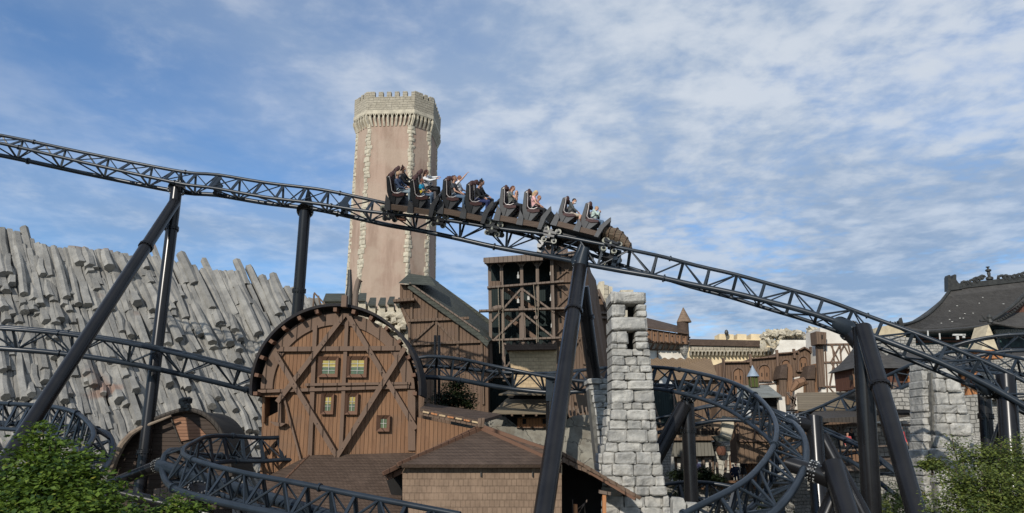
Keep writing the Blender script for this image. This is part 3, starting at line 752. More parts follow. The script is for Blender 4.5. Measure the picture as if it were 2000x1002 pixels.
def barn():
    Y = 32.0; CX, CY, RO = 660.5, 762.0, 165.0
    th = thing('round_barn', 'big brown timber barn with a round arched gable and four leaded windows', 'barn', (W(660, 900, Y).x, Y + .8, 0))
    arc = lambda r, a0, a1, n: [(CX + r * math.cos(math.radians(a0 + (a1 - a0) * i / n)), CY - r * math.sin(math.radians(a0 + (a1 - a0) * i / n))) for i in range(n + 1)]
    m = MB(); pts = arc(150, 0, 180, 40) + [(512, 775), (546, 775), (546, 803), (545, 885), (542, 1010), (812, 1010)]
    wallpoly(m, pts, Y, 1.2)
    wallpoly(m, [(512, 820), (545, 803), (545, 950), (507, 950)], Y + .35, .9)
    wallpoly(m, [(512, 775), (518, 775), (516, 825), (511, 825)], Y + .1, 1.0)
    m.build('wall', M['barn'], th)
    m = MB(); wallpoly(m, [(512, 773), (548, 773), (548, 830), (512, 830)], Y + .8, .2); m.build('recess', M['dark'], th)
    # roof shell
    m = MB(); s = pxm(660, 762, Y)
    A = arc(RO, -4, 184, 56); B = arc(RO - 5, -4, 184, 56); yf = Y - .55; dep = 2.2
    K = Y / yf
    P = lambda q: W(q[0], q[1], Y) + Vector((0, -.55, 0))
    vs = []; 
    for a_, b_ in zip(A, B): vs += [P(a_), P(b_), P(b_) + Vector((0, dep, 0)), P(a_) + Vector((0, dep, 0))]
    fs = []
    for i in range(len(A) - 1):
        for k in range(4): fs.append((i * 4 + k, i * 4 + (k + 1) % 4, (i + 1) * 4 + (k + 1) % 4, (i + 1) * 4 + k))
    m.add(vs, fs); roof = m.build('roof', M['roofdark'], th)
    for i in range(0, 15):
        an = -3 + 186 * i / 14; c, sn = math.cos(math.radians(an)), math.sin(math.radians(an))
        p = W(CX + (RO - 12) * c, CY - (RO - 12) * sn, Y); X = Matrix.Rotation(-math.radians(an - 90), 3, 'Y')
        r_ = MB(); r_.box(p + Vector((0, -.24, 0)), .15, .72, .17, X); r_.build('rafter_end', M['frame'], roof)
    # curved trim
    m = MB()
    for (r0, r1, a0, a1, o_) in ((150, 127, 1, 179, .10),):
        A = arc(r0, a0, a1, 48); B = arc(r1, a0, a1, 48); vs = []
        for a_, b_ in zip(A, B): pa, pb = W(*a_, Y), W(*b_, Y); vs += [pa + Vector((0, -o_, 0)), pb + Vector((0, -o_, 0)), pb + Vector((0, .02, 0)), pa + Vector((0, .02, 0))]
        m.add(vs, [(i * 4 + k, i * 4 + (k + 1) % 4, (i + 1) * 4 + (k + 1) % 4, (i + 1) * 4 + k) for i in range(48) for k in range(4)])
    wallpoly(m, [(796, 762), (811, 762), (811, 880), (797, 880)], Y - .10, .12)
    m.build('curved_trim', M['barnbeam'], th)
    def bm_(a, b, w_, o_, name='beam'):
        m = MB(); bpx(m, a, b, w_, Y, o_, .14); m.build(name, M['barnbeam'], th)
    bm_((617, 636), (606, 905), 8, .15); bm_((679, 622), (666, 890), 7, .15)
    bm_((545, 683), (784, 681), 9, .21); bm_((506, 765), (800, 756), 6, .21); bm_((598, 752), (802, 749), 5, .205)
    bm_((676, 616), (545, 786), 9, .30, 'brace'); bm_((682, 617), (814, 838), 9, .30, 'brace'); bm_((541, 690), (662, 892), 9, .36, 'brace'); bm_((793, 681), (661, 892), 9, .37, 'brace')
    bm_((556, 776), (592, 910), 3.5, .16, 'brace'); bm_((549, 776), (549, 826), 6, .24, 'post')
    m = MB(); wallpoly(m, [(526, 823), (558, 827), (549, 833), (538, 832)], Y - .3, .25); m.build('bracket', M['barnbeam'], th)
    # small bolts along the timbers
    bo = MB()
    for (a, b) in (((676, 616), (545, 786)), ((682, 617), (814, 838)), ((541, 690), (662, 892)), ((793, 681), (661, 892))):
        for f in (.08, .3, .34, .5, .68, .92): p = W(a[0] + (b[0] - a[0]) * f, a[1] + (b[1] - a[1]) * f, Y); bo.lathe(p + Vector((0, -.40, 0)), [(.022, 0), (.022, .04)], 6, (0, 1, 0))
    bo.build('bolts', M['greywood'], th)
    window_part(th, 642.5, 717, 25, 26, Y, True, 7, .18, rows=4); window_part(th, 698.5, 717, 25, 27, Y, True, 7, .18, rows=4)
    window_part(th, 641, 789, 11, 26, Y, True, 7, .2, mullions=1, rows=3); window_part(th, 688, 789, 11, 27, Y, True, 7, .2, rows=3)
    window_part(th, 749.5, 827, 12, 17, Y, False, 7, .2, rows=2)
    # ridge finial block and two chimney posts
    m = MB(); m.box(W(680, 597, Y) + Vector((0, -.7, .05)), .22, .35, .5); m.build('ridge_block', M['barnbeam'], th)
barn()
t_ = MB(); t_.tube([W(679, 606, 34.5), W(683, 560, 34.5), W(683, 527, 34.5)], [.24, .13, .085], 10); o = t_.build('stovepipe', M['bronze']); tag(o, 'slender dark flared pipe rising behind the crest of the round barn', 'chimney', 'dark pipes behind the round barn')
t_ = MB(); t_.tube([W(692, 612, 34.5), W(695, 570, 34.5), W(700, 550, 34.5), W(703, 546, 34.5)], [.16, .14, .15, .17], 10); o = t_.build('stovepipe', M['greywood']); tag(o, 'shorter bent brown pipe right of the slender one above the round barn', 'chimney', 'dark pipes behind the round barn')

# skirt roof in front of the barn
def skirt():
    th = thing('lean_to_roof', 'shingled skirt roof sloping down in front of the round barn', 'roof', (W(660, 900, 30).x, 30, 0))
    a, b = W(604, 889, 31.9), W(815, 884, 31.9); c, d = W(540, 953, 29.2), W(500, 1030, 27.5); e, f = W(840, 1040, 27.5), W(815, 960, 29.2)
    g_ = W(506, 938, 31.9)
    m = MB(); m.add([a, b, e, d, c, g_, a - Vector((0, -.2, .3)), b - Vector((0, -.2, .3))], [(0, 1, 2, 3, 4), (0, 4, 5), (4, 3, 5)])
    m.build('slope', M['shroof'], th)
    m = MB(); m.tube([a, c, d], .05, 6); m.build('hip_batten', M['frame'], th)
    m = MB(); m.add([d, e, Vector((e.x, e.y + .1, 0)), Vector((d.x, d.y + .1, 0))], [(0, 1, 2, 3)]); m.add([d, g_, Vector((g_.x, g_.y, 0)), Vector((d.x, d.y, 0))], [(0, 1, 2, 3)]); m.build('wall', M['barn'], th)
skirt()

# shingled hut in front
def hut():
    Y = 27.0
    th = thing('shingle_hut', 'shingled hut with a broad gable at the bottom centre, left of the stone pillar', 'hut', (W(940, 1000, Y).x, Y + 3, 0))
    m = MB(); wallpoly(m, [(786, 906), (1097, 906), (1097, 1060), (786, 1060)], Y, 5.0); m.build('wall', M['shwall'], th)
    m = MB(); m.prism([W(940, 838, Y + 2.6), W(1097, 907, Y - .45), W(774, 907, Y - .45)], (0, .1, -.12)); m.add([W(940, 834, Y + 2.6), W(1092, 884, Y + .1), W(1098, 907.5, Y - .4)], [(0, 1, 2)]); m.build('hip_face', M['shroof'], th)
    # roof slopes: ridge runs back
    dep = 6.5; rf = Y - .42
    def slab(pts, th_, name, mat):
        m = MB(); m.prism([W(*p, Y) + Vector((0, -.42, 0)) for p in pts], (0, dep, 0)); return m.build(name, mat, th)
    for P_ in (((940, 829, Y + 2.6), (747, 921, Y - .6)), ((940, 829, Y + 2.6), (1092, 881, Y + .2)), ((1092, 881, Y + .2), (1242, 968, Y - .6))):
        m = MB(); a_, b_ = W(*P_[0]), W(*P_[1]); m.prism([a_, b_, b_ + Vector((0, 6.5 + (2.6 if P_[0][0] == 940 else .8), 0)), a_ + Vector((0, 6.5, 0))], (0, 0, -.17)); m.build('roof', M['shroof'], th)
    # barge boards and battens
    for a, b in ((W(939, 832, Y + 2.5), W(748, 925, Y - .65)), (W(941, 832, Y + 2.5), W(1092, 886, Y + .1)), (W(940, 837, Y + 2.5), W(777, 907, Y - .5)), (W(941, 837, Y + 2.5), W(1096, 907, Y - .5)), (W(1092, 886, Y + .1), W(1241, 974, Y - .65))):
        m = MB(); m.beam(a, b, .13, .07); m.build('barge_board', M['frame'], th)
    m = MB()
    for i in range(14): f = i / 14; p = W(1092 + 150 * f, 885 + 88 * f, Y); m.box(p + Vector((.12, -.66 + .6 * (1 - f), .0)), .30, .14, .10, Matrix.Rotation(.5, 3, 'Y'), .02)
    for i in range(7): f = i / 7; p = W(1098 + 56 * f, 899 + 26 * f, Y); m.box(p + Vector((.06, -.2, 0)), .16, .08, .14, Matrix.Rotation(.5, 3, 'Y'), .02)
    m.build('broken_eave_boards', M['tower_wood'], th)
    m = MB(); bpx(m, (776, 906.5), (1095, 906.5), 3, Y, .22, .10); m.build('eave_strip', M['frame'], th)
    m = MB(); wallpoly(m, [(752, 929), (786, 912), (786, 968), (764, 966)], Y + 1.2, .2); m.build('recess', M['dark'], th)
    m = MB(); m.prism([W(753, 930, Y), W(787, 914, Y), W(787, 924, Y), W(757, 938, Y)], (0, .5, 0)); m.build('soffit', M['frame'], th)
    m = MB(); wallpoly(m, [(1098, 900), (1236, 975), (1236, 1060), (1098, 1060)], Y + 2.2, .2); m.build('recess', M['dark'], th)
    for a, b in (((1180, 962), (1181, 1060)), ((1124, 985), (1126, 1060))):
        m = MB(); bpx(m, a, b, 7, Y, .05, .18); m.build('post', M['orange'], th)
    m = MB(); bpx(m, (1170, 960), (1192, 964), 6, Y, .12, .3); m.build('post_cap', M['greywood'], th)
    m = MB(); bpx(m, (1128, 1002), (1145, 975), 1.6, Y + .5, .3, .05); bpx(m, (1117, 975), (1117, 1010), 1.4, Y + .5, .3, .05); bpx(m, (1118, 1000), (1145, 978), 1.4, Y + .5, .3, .05); m.build('brace', M['greywood'], th)
    for x_ in (939.5, 1040): m = MB(); m.box(W(x_, 926, Y) + Vector((0, -.05, 0)), .04, .08, .16); m.build('hook', M['bronze'], th)
    m = MB(); m.box(W(940, 826, Y + 2.5), .26, .3, .36, None, .03); m.build('ridge_cap', M['tower_wood'], th)
hut()
# back roof and orange side wall between barn and hut
th = thing('side_wing', 'low wing with orange boarded wall and dark lean-to roof between barn and hut', 'shed', (W(870, 860, 31).x, 32, 0))
m = MB(); wallpoly(m, [(815, 815), (925, 838), (925, 920), (810, 920)], 31.0, 1.0); m.build('wall', M['barn'], th)
m = MB(); A = [W(820, 803, 30.8), W(938, 828, 30.8), W(980, 815, 34), W(835, 794, 34)]; m.prism(A, (0, .05, .14)); m.build('roof', M['shroof'], th)
m = MB(); bpx(m, (820, 808), (938, 832), 4.5, 30.8, .08, .06); m.build('fascia', M['tower_wood'], th)
for i in range(7):
    m = MB(); bpx(m, (826 + i * 16, 804 + i * 3.2), (838 + i * 16, 806.5 + i * 3.2), 3.2, 30.7, .06, .05); m.build('shingle_strip', M['orange' if i % 2 else 'shcream'], th)
for sx, sy in ((892, 802), (918, 808), (829, 812)):
    pass
# ---------------------------------------------------------------- buildings in the middle ground
def part(th, name, mat, fn, smooth=False, label=None):
    m = MB(); fn(m); return m.build(name, mat, th, smooth, label=label)
def poly_part(th, name, mat, pts, Y, dep): return part(th, name, mat, lambda m: wallpoly(m, pts, Y, dep))
def timber(th, segs, Y, w_, out, mat='tower_wood', name='beam', th_=None):
    for i, (a, b) in enumerate(segs): part(th, name, M[mat], lambda m: bpx(m, a, b, w_, Y, out + .004 * i, th_))
# boarded hall with the slate roof behind the barn
def hall():
    Y = 46.0; th = thing('boarded_hall', 'brown boarded hall with a long slate roof and a small capped turret behind the barn', 'hall', (W(870, 800, Y).x, Y + 3, 0))
    poly_part(th, 'wall', M['hallwood'], [(781, 555), (806, 556), (937, 650), (953, 662), (955, 1010), (800, 1010), (797, 640), (781, 600)], Y, 5)
    def roof(m):
        a, b, c, d, e, f = W(800, 553, Y - .4), W(858, 553, Y + 7), W(953, 622, Y + 7), W(975, 650, Y + 7), W(955, 668, Y - .4), W(937, 651, Y - .4)
        m.add([a, b, c, d, e, f], [(0, 1, 2, 3, 4, 5)]); k = Vector((-.12, 0, -.3)); m.add([a, f, e, a + k, f + k, e + k], [(0, 1, 4, 3), (1, 2, 5, 4)])
        m.add([a + k, f + k, e + k, d + k, c + k, b + k], [(0, 1, 2, 3, 4, 5)])
    part(th, 'roof', M['slate'], roof)
    def cap(m):
        A = [W(778, 553, Y - .6), W(851, 558, Y - .6), W(858, 552, Y + 3), W(790, 548, Y + 3)]; t1, t2 = W(799, 534, Y + .8), W(840, 540, Y + .8)
        m.add(A + [t1, t2], [(0, 1, 5, 4), (1, 2, 5), (2, 3, 4, 5), (3, 0, 4), (0, 3, 2, 1)])
    part(th, 'turret_cap', M['slate'], cap)
    timber(th, [((797, 627), (916, 622)), ((802, 673), (952, 667))], Y, 5, .22)
    timber(th, [((771, 591), (812, 588))], Y, 5, .7)
    timber(th, [((804, 556), (804, 630)), ((853, 590), (852, 672)), ((800, 625), (800, 700)), ((894, 628), (894, 760)), ((848, 630), (804, 670)), ((853, 630), (890, 668)), ((781, 594), (799, 624)), ((940, 655), (944, 790))], Y, 4, .12, name='post')
    timber(th, [((800, 553), (937, 648))], Y - .4, 3, .1, 'greywood', 'barge_board')
hall()
# torn stone walling with slate capped battlements at the foot of the tower
def crown():
    Y = 56.0; th = thing('battlement_ruin', 'broken cream stone battlement with slate caps between barn crest and boarded hall', 'ruin', (W(720, 700, Y).x, Y, 0))
    poly_part(th, 'wall', M['towerstone'], [(628, 592), (700, 588), (735, 604), (790, 606), (796, 640), (806, 720), (806, 1010), (620, 1010)], Y, 2.0)
    rr = random.Random(4)
    for i, (x0, x1, y0, y1) in enumerate([(632, 672, 582, 594), (676, 694, 583, 592), (698, 714, 581, 602), (719, 733, 590, 606), (739, 752, 590, 608), (757, 769, 588, 610), (774, 784, 590, 610)]):
        poly_part(th, 'merlon', M['quoin'], [(x0, y0 + 6), (x1, y0 + 6), (x1, y1 + 6), (x0, y1 + 6)], Y - .45, .8)
        def cp(m):
            a, b = W(x0 - 1, y0 + 7, Y - .75), W(x1 + 1, y0 + 7, Y - .75); c, d = W(x1 + 2, y0 - 6, Y + 1.6), W(x0 + 4, y0 - 6, Y + 1.6)
            m.prism([a, b, c, d], (0, 0, .12))
        part(th, 'slate_cap', M['slate'], cp)
    for i in range(26):
        x = rr.uniform(738, 792); y = rr.uniform(612, 645)
        def bl(m): m.tn = rr.uniform(.01, .6); m.chamfer(W(x, y, Y - .3), rr.uniform(.3, .8), .7, rr.uniform(.25, .5), .08, .05, Matrix.Rotation(rr.uniform(-.3, .3), 3, 'Y'))
        part(th, 'rubble_stone', M['quoin'], bl)
crown()
th = thing('pulley_gantry', 'small leaning timber gantry between the cliff top and the round barn', 'gantry', W(628, 620, 50))
timber(th, [((614, 572), (640, 600)), ((614, 574), (612, 600)), ((622, 578), (628, 604))], 50, 3, .1)

# mine tower
def minetower():
    Y = 48.0; th = thing('mine_tower', 'open timber mine tower with dark corrugated lining behind the train support', 'tower', (W(1040, 900, Y).x, Y + 3, 0))
    poly_part(th, 'lining', M['tin'], [(958, 515), (1080, 508), (1084, 1010), (950, 1010), (950, 690), (958, 660)], Y + 1.6, .2)
    poly_part(th, 'side_wall', M['tower_wood'], [(1078, 508), (1140, 505), (1160, 1010), (1082, 1010)], Y + .3, 4)
    def fl(m):
        a, b = W(1140, 505, Y + .3), W(1160, 1010, Y + .3); m.prism([a, b, b + Vector((3.0, 5, 0)), W(1157, 545, Y + 5), W(1148, 530, Y + 3)], (.3, .4, 0))
    part(th, 'rear_wall', M['tower_wood'], fl)
    def rf(m):
        a, b, c, d = W(944, 512, Y - 1), W(1150, 497, Y - 1), W(1160, 508, Y + 5), W(965, 516, Y + 5); m.prism([a, b, c, d], (0, 0, .30))
        m.prism([W(946, 505, Y - 1.02), W(1060, 498, Y - 1.02), W(1060, 508, Y - 1.02), W(946, 514, Y - 1.02)], (0, .3, 0))
    part(th, 'roof', M['greywood'], rf)
    def rb(m):
        a, b = W(1040, 500, Y - 1), W(1110, 500, Y - 1); c, d = W(1108, 482, Y + 2), W(1068, 484, Y + 2); m.prism([a, b, c, d], (0, 0, .14))
    part(th, 'ridge_roof', M['tower_wood'], rb)
    posts = [((956, 517), (960, 745)), ((979, 517), (985, 745)), ((1018, 510), (1020, 605)), ((1019, 605), (1022, 672)), ((1049, 508), (1050, 600)), ((1077, 508), (1082, 700))]
    timber(th, posts, Y, 6, .28, 'greywood', 'post')
    timber(th, [((1019, 600), (1021, 680))], Y, 12, .24, 'greywood', 'post')
    timber(th, [((952, 564), (1100, 552)), ((936, 609), (1112, 604)), ((960, 666), (1100, 661)), ((956, 738), (1010, 736))], Y, 3.6, .5, 'greywood')
    timber(th, [((1016, 568), (960, 630)), ((1022, 568), (1082, 612)), ((1016, 616), (962, 668)), ((1024, 616), (1082, 662)), ((1010, 690), (972, 740)), ((985, 672), (1006, 690))], Y, 3.4, .38, 'greywood', 'brace')
    timber(th, [((986, 565), (1048, 608)), ((988, 618), (1050, 664))], Y + .6, 8, .2, 'barnbeam' , 'stair')
    for x in (956, 979, 1018, 1049):
        for sg in (-1, 1): part(th, 'knee', M['greywood'], lambda m: bpx(m, (x, 524), (x + sg * 9, 513), 3, Y, .34, .15))
    for y in (528, 573, 622): poly_part(th, 'window_slit', M['dark'], [(1092, y - 7), (1096, y - 7), (1097, y + 9), (1093, y + 9)], Y + .28, .05)
    timber(th, [((1087, 545), (1112, 525)), ((1087, 514), (1110, 532)), ((1086, 557), (1110, 578)), ((1085, 602), (1112, 577)), ((1088, 610), (1108, 628)), ((1085, 655), (1106, 634)),
                ((1120, 520), (1140, 712)), ((1120, 680), (1145, 640)), ((1122, 640), (1142, 712)), ((1100, 712), (1124, 668)), ((1084, 552), (1130, 550)), ((1086, 605), (1135, 603)), ((1100, 660), (1138, 658))], Y + .3, 2.6, .14, 'tower_wood', 'brace')
    for x, y in ((1012, 541), (1076, 535), (1076, 585), (1078, 637), (1012, 589), (1032, 583)):
        def lm(m): p = W(x, y, Y - .1); m.box(p, .14, .14, .20); m.lathe(p + Vector((0, 0, .1)), [(.09, 0), (.03, .09), (.015, .3)], 8)
        part(th, 'lantern', M['lampwhite'], lm)
    for a, b in (((1042, 556), (1047, 616)), ((1048, 624), (1048, 670)), ((1051, 556), (1051, 670)), ((973, 560), (976, 690)), ((983, 562), (981, 690))): part(th, 'rope', M['rope'], lambda m: m.tube([W(*a, Y - .6), W(*b, Y - .6)], .022, 5))
    part(th, 'pulley', M['greywood'], lambda m: m.lathe(W(1047, 620, Y - .7), [(.12, 0), (.15, .04), (.15, .1), (.12, .14)], 12, (0, 1, 0)))
    part(th, 'winch_box', M['tower_wood'], lambda m: m.box(W(967, 556, Y - .2), .7, .4, .4)); part(th, 'winch_drum', M['greywood'], lambda m: m.lathe(W(962, 604, Y - .5), [(.16, 0), (.22, .3), (.16, .6)], 10, (1, 0, .2)))
minetower()
# pale shingled box in front of the mine tower
def palebox():
    Y = 44.0; th = thing('shingled_box', 'pale shingled wall with scalloped top below the mine tower', 'bay', (W(1040, 900, Y).x, Y + 2, 0))
    poly_part(th, 'wall', M['shcream'], [(993, 680), (1088, 678), (1086, 735), (1098, 740), (1098, 775), (1000, 775), (1000, 735)], Y, 2)
    def sc_(m):
        n = 9; pts = []
        for i in range(n * 6 + 1): f = i / (n * 6); pts.append((984 + 104 * f, 671 + 2.6 * math.sin(i / 6 * 2 * math.pi) - 1.5 * f))
        wallpoly(m, pts + [(1088, 682), (990, 684)], Y - .5, 1.2)
    part(th, 'cornice', M['shroof'], sc_)
palebox()
# tiered roofs with the orange gallery
def tiers():
    Y = 40.0; th = thing('tiered_house', 'low house with two tiers of shallow plank roofs and an orange gallery', 'house', (W(1030, 900, Y).x, Y + 2, 0))
    def r1(m): m.prism([W(960, 809, Y - 1.2), W(1110, 809, Y - 1.2), W(1110, 778, Y + .4), W(990, 780, Y + .4)], (0, 0, .06))
    def r0(m): m.prism([W(974, 772, Y - .9), W(1110, 772, Y - .9), W(1110, 758, Y + .3), W(1010, 759, Y + .3)], (0, 0, .06))
    part(th, 'roof', M['deckroof'], r1); part(th, 'upper_roof', M['deckroof'], r0)
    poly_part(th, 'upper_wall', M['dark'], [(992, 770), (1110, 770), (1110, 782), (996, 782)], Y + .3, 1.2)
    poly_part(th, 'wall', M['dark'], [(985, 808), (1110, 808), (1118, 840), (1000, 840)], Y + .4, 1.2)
    poly_part(th, 'gallery', M['orange'], [(1010, 816), (1072, 816), (1072, 836), (1010, 836)], Y - .05, .9)
    for x in (1024, 1063): poly_part(th, 'opening', M['dark'], [(x - 3.5, 818), (x + 3.5, 818), (x + 3.5, 828), (x - 3.5, 828)], Y - .08, .06)
    timber(th, [((1009, 816), (1073, 816)), ((1009, 835), (1073, 835))], Y - .05, 2, .12, 'tower_wood')
    for x in (1000, 1022, 1047, 1068): part(th, 'rafter_end', M['tower_wood'], lambda m: m.box(W(x, 811, Y - 1.1), .1, .5, .1))
    timber(th, [((1120, 765), (1125, 800)), ((1098, 762), (1140, 770))], Y, 5, .3, 'tower_wood', 'post')
M['deckroof'] = wood('plank_roof', (.15, .12, .082), (.21, .17, .115), .16, grain=.4, horizontal=True)
tiers()
# boarded gap and small arch behind the plinth
def lane():
    Y = 43.0; th = thing('dark_shed', 'dark open shed with leaning planks just left of the small stone plinth', 'shed', (W(1130, 900, Y).x, Y + 1, 0))
    poly_part(th, 'wall', M['tower_wood'], [(1090, 742), (1160, 740), (1160, 830), (1090, 832)], Y + .6, 1.0)
    poly_part(th, 'doorway', M['dark'], [(1122, 762), (1146, 758), (1156, 800), (1132, 806)], Y + .5, .09)
    for i in range(6): part(th, 'stake', M['greywood'], lambda m: bpx(m, (1112 + i * 8, 792 + (i % 3) * 3), (1115 + i * 8, 812), 3.4, Y, .1, .08))
lane()
# grey rockwork bank with a mossy top (ground to the left of the plinth)
def bank(name, label, pts, Y, dep, mat, slope=0.0, cat='bank', seed=1):
    m = MB(); rr = random.Random(seed); nx, nz = 44, 16; vs = []
    ys = [p[1] for p in pts]
    top = [(p[0], p[1]) for p in pts]
    x0, x1 = pts[0][0], pts[-1][0]
    for i in range(nx + 1):
        px = x0 + (x1 - x0) * i / nx; tp = lerp_tab(top, px)
        for k in range(nz + 1):
            py = tp + (1060 - tp) * k / nz; Yk = Y + slope * (1 - k / nz)
            q = W(px, py, Yk); d = noise.fractal(q * .5, 1, 2, 4) * .5; vs.append(W(px + d * 4, py + (d * 5 if k == 0 else 0), Yk + d))
        q = vs[-nz - 1]; vs.append(q + Vector((0, dep, -.6)))
    st = nz + 2; fs = []
    for i in range(nx):
        b0 = i * st
        for k in range(nz): fs.append((b0 + k, b0 + st + k, b0 + st + k + 1, b0 + k + 1))
        fs.append((b0, b0 + nz + 1, b0 + st + nz + 1, b0 + st))
    m.add(vs, fs); o = m.build(name, mat, smooth=True); o['kind'] = 'structure'; return o
bank('rock_bank', '', [(880, 806), (930, 812), (985, 812), (1010, 832), (1080, 836), (1120, 812), (1180, 806), (1240, 812)], 38.0, 6, M['hill'], 2.0)
bank('rear_rocks', '', [(1190, 770), (1250, 752), (1320, 770), (1420, 850), (1500, 820), (1560, 800), (1660, 760), (1760, 705), (1830, 690), (1900, 700), (1960, 700), (2090, 690)], 62.0, 20, M['rubble'], 4.0, seed=5)

M['mortar'] = plain('mortar', (.14, .135, .12), (.08, .078, .07), .95, 0, 5, .4, .02)
# stone block pillars
def courses(m, sil, y0, y1, Y, hpx, wpx, depth, rr, out=.16, skip=(), side=None):
    """sil(py) -> left,right px ; real blocks course by course"""
    y = y0; tone = 0
    while y < y1:
        h = rr.uniform(*hpx); h = min(h, y1 - y) if y1 - y - h > 7 else y1 - y
        l, r_ = sil(y + h / 2); x = l
        while x < r_ - 3:
            w_ = rr.uniform(*wpx); 
            if r_ - x - w_ < wpx[0] * .6: w_ = r_ - x
            cx, cy = x + w_ / 2, y + h / 2
            if not any(a < cx < b and c < cy < d for a, b, c, d in skip):
                s = pxm(cx, cy, Y); o = rr.uniform(-.05, out)
                m.tn = rr.uniform(.01, .42) if rr.random() < .75 else rr.uniform(.3, .7)
                m.block(W(cx, cy, Y + depth / 2 - o), w_ * s * rr.uniform(.985, .998), depth, h * s * rr.uniform(.97, .99), min(.05, h * s * .16), .055, Matrix.Rotation(rr.uniform(-.02, .02), 3, 'Y'))
            x += w_
        y += h
def pillar():
    Y = 29.0; rr = random.Random(11)
    th = thing('stone_pillar', 'tall crooked grey stone pillar with two square openings near its top', 'pillar', (W(1235, 1000, Y).x, Y + .8, 0))
    L = [(560, 1187), (640, 1189), (700, 1190), (800, 1190), (850, 1184), (900, 1172), (1002, 1170), (1060, 1168)]; Rr = [(560, 1256), (640, 1259), (700, 1265), (780, 1272), (860, 1278), (930, 1290), (1002, 1305), (1060, 1312)]
    sil = lambda y: (lerp_tab(L, y), lerp_tab(Rr, y))
    m = MB(); s = pxm(1222, 570, Y)
    for (x0, x1, y0, y1, t) in ((1193, 1256, 577, 599, .2), (1189, 1258, 625, 651, .25)):
        m.tn = t; m.block(W((x0 + x1) / 2, (y0 + y1) / 2, Y + .7), (x1 - x0) * s, 1.75, (y1 - y0) * s, .11, .05, n=8)
    for (x0, x1, y0, y1) in ((1188, 1200, 575, 598), (1190, 1203, 600, 624), (1198, 1217, 600, 624), (1238, 1257, 600, 612), (1238, 1258, 612, 625), (1190, 1202, 652, 674), (1200, 1222, 652, 676), (1200, 1220, 676, 686), (1189, 1202, 675, 686), (1236, 1260, 652, 663), (1236, 1260, 663, 672), (1237, 1261, 672, 686)):
        m.tn = rr.uniform(.01, .5); m.block(W((x0 + x1) / 2, (y0 + y1) / 2, Y + .62), (x1 - x0) * s, 1.5, (y1 - y0) * s * .97, .08, .04)
    m.build('top_blocks', M['stone'], th)
    for q_ in ([(1226, 598), (1240, 598), (1240, 626), (1226, 626)], [(1221, 650), (1238, 650), (1238, 688), (1221, 688)]): poly_part(th, 'opening', M['dark'], q_, Y + .8, .05)  # dark sheets set in to imitate the shade inside the openings
    m = MB(); courses(m, sil, 686, 1060, Y, (12, 26), (16, 46), 1.5, rr); m.build('block_courses', M['stone'], th)
    m = MB(); pts = [(lerp_tab(L, y) + 5, y) for y in range(690, 1061, 20)] + [(lerp_tab(Rr, y) - 5, y) for y in range(1060, 689, -20)]; wallpoly(m, pts, Y + .20, 1.2); m.build('mortar_core', M['mortar'], th)
    m = MB(); courses(m, lambda y: (lerp_tab(L, y) - 7, lerp_tab(L, y) + 6), 800, 1060, Y + .5, (12, 22), (10, 16), 1.2, rr); m.build('side_blocks', M['stone'], th)
    for (x0, x1, y0, y1) in ((1190, 1203, 558, 577), (1205, 1234, 566, 578), (1236, 1255, 560, 577)): pass
pillar()
def plinth():
    Y = 32.6; rr = random.Random(21)
    th = thing('stone_plinth', 'shorter grey stone plinth carrying the black rear leg, left of the tall pillar', 'plinth', (W(1170, 1000, Y).x, Y + .8, 0))
    L = [(742, 1142), (765, 1150), (800, 1158), (860, 1164), (930, 1172), (1060, 1176)]
    m = MB(); courses(m, lambda y: (lerp_tab(L, y), 1196), 742, 1060, Y, (9, 17), (16, 34), 1.6, rr, .14); m.build('block_courses', M['stone'], th)
    m = MB(); wallpoly(m, [(1150, 760), (1192, 750), (1192, 1060), (1182, 1060)], Y + .15, 1.2); m.build('mortar_core', M['mortar'], th)
plinth()
def pillar2():
    Y = 34.0; rr = random.Random(31)
    th = thing('stone_pillar', 'broad flaring grey stone pillar at right, crossed by the tracks and overgrown below', 'pillar', (W(1850, 1000, Y).x, Y + .8, 0))
    L = [(705, 1790), (760, 1788), (800, 1791), (850, 1790), (900, 1786), (960, 1794), (1060, 1800)]; Rr = [(705, 1842), (725, 1852), (760, 1862), (800, 1872), (840, 1883), (900, 1886), (960, 1890), (1060, 1900)]
    m = MB(); courses(m, lambda y: (lerp_tab(L, y), lerp_tab(L, y) + 24), 712, 1060, Y + .5, (13, 20), (11, 17), 1.2, rr); m.build('side_blocks', M['stone'], th)
    m = MB(); courses(m, lambda y: (lerp_tab(L, y) + 22, lerp_tab(Rr, y)), 722, 1060, Y, (15, 27), (18, 40), 1.5, rr); m.build('block_courses', M['stone'], th)
    m = MB(); wallpoly(m, [(1818, 728), (1836, 728), (1872, 840), (1888, 1060), (1828, 1060)], Y + .2, 1.2); m.build('mortar_core', M['mortar'], th)
pillar2()
rr = random.Random(8)
for (x, y0, w_, lab) in ((1327, 972, 25, 'square pale standing stone right of the tall pillar at the bottom edge'), (1357, 982, 27, 'rounder pale standing stone beside the square one at the bottom edge')):
    m = MB(); Y = 27.0; s = pxm(x, y0, Y); m.tn = .1
    m.prism([W(x - w_ / 2, 1060, Y), W(x - w_ / 2, y0 + 4, Y), W(x - w_ / 2 + 3, y0, Y), W(x + w_ / 2 - 5, y0 + 1, Y), W(x + w_ / 2, y0 + 12, Y), W(x + w_ / 2, 1060, Y)], (0, .5, 0)); o = m.build('standing_stone', M['stone']); tag(o, lab, 'stone', 'pale standing stones by the track')

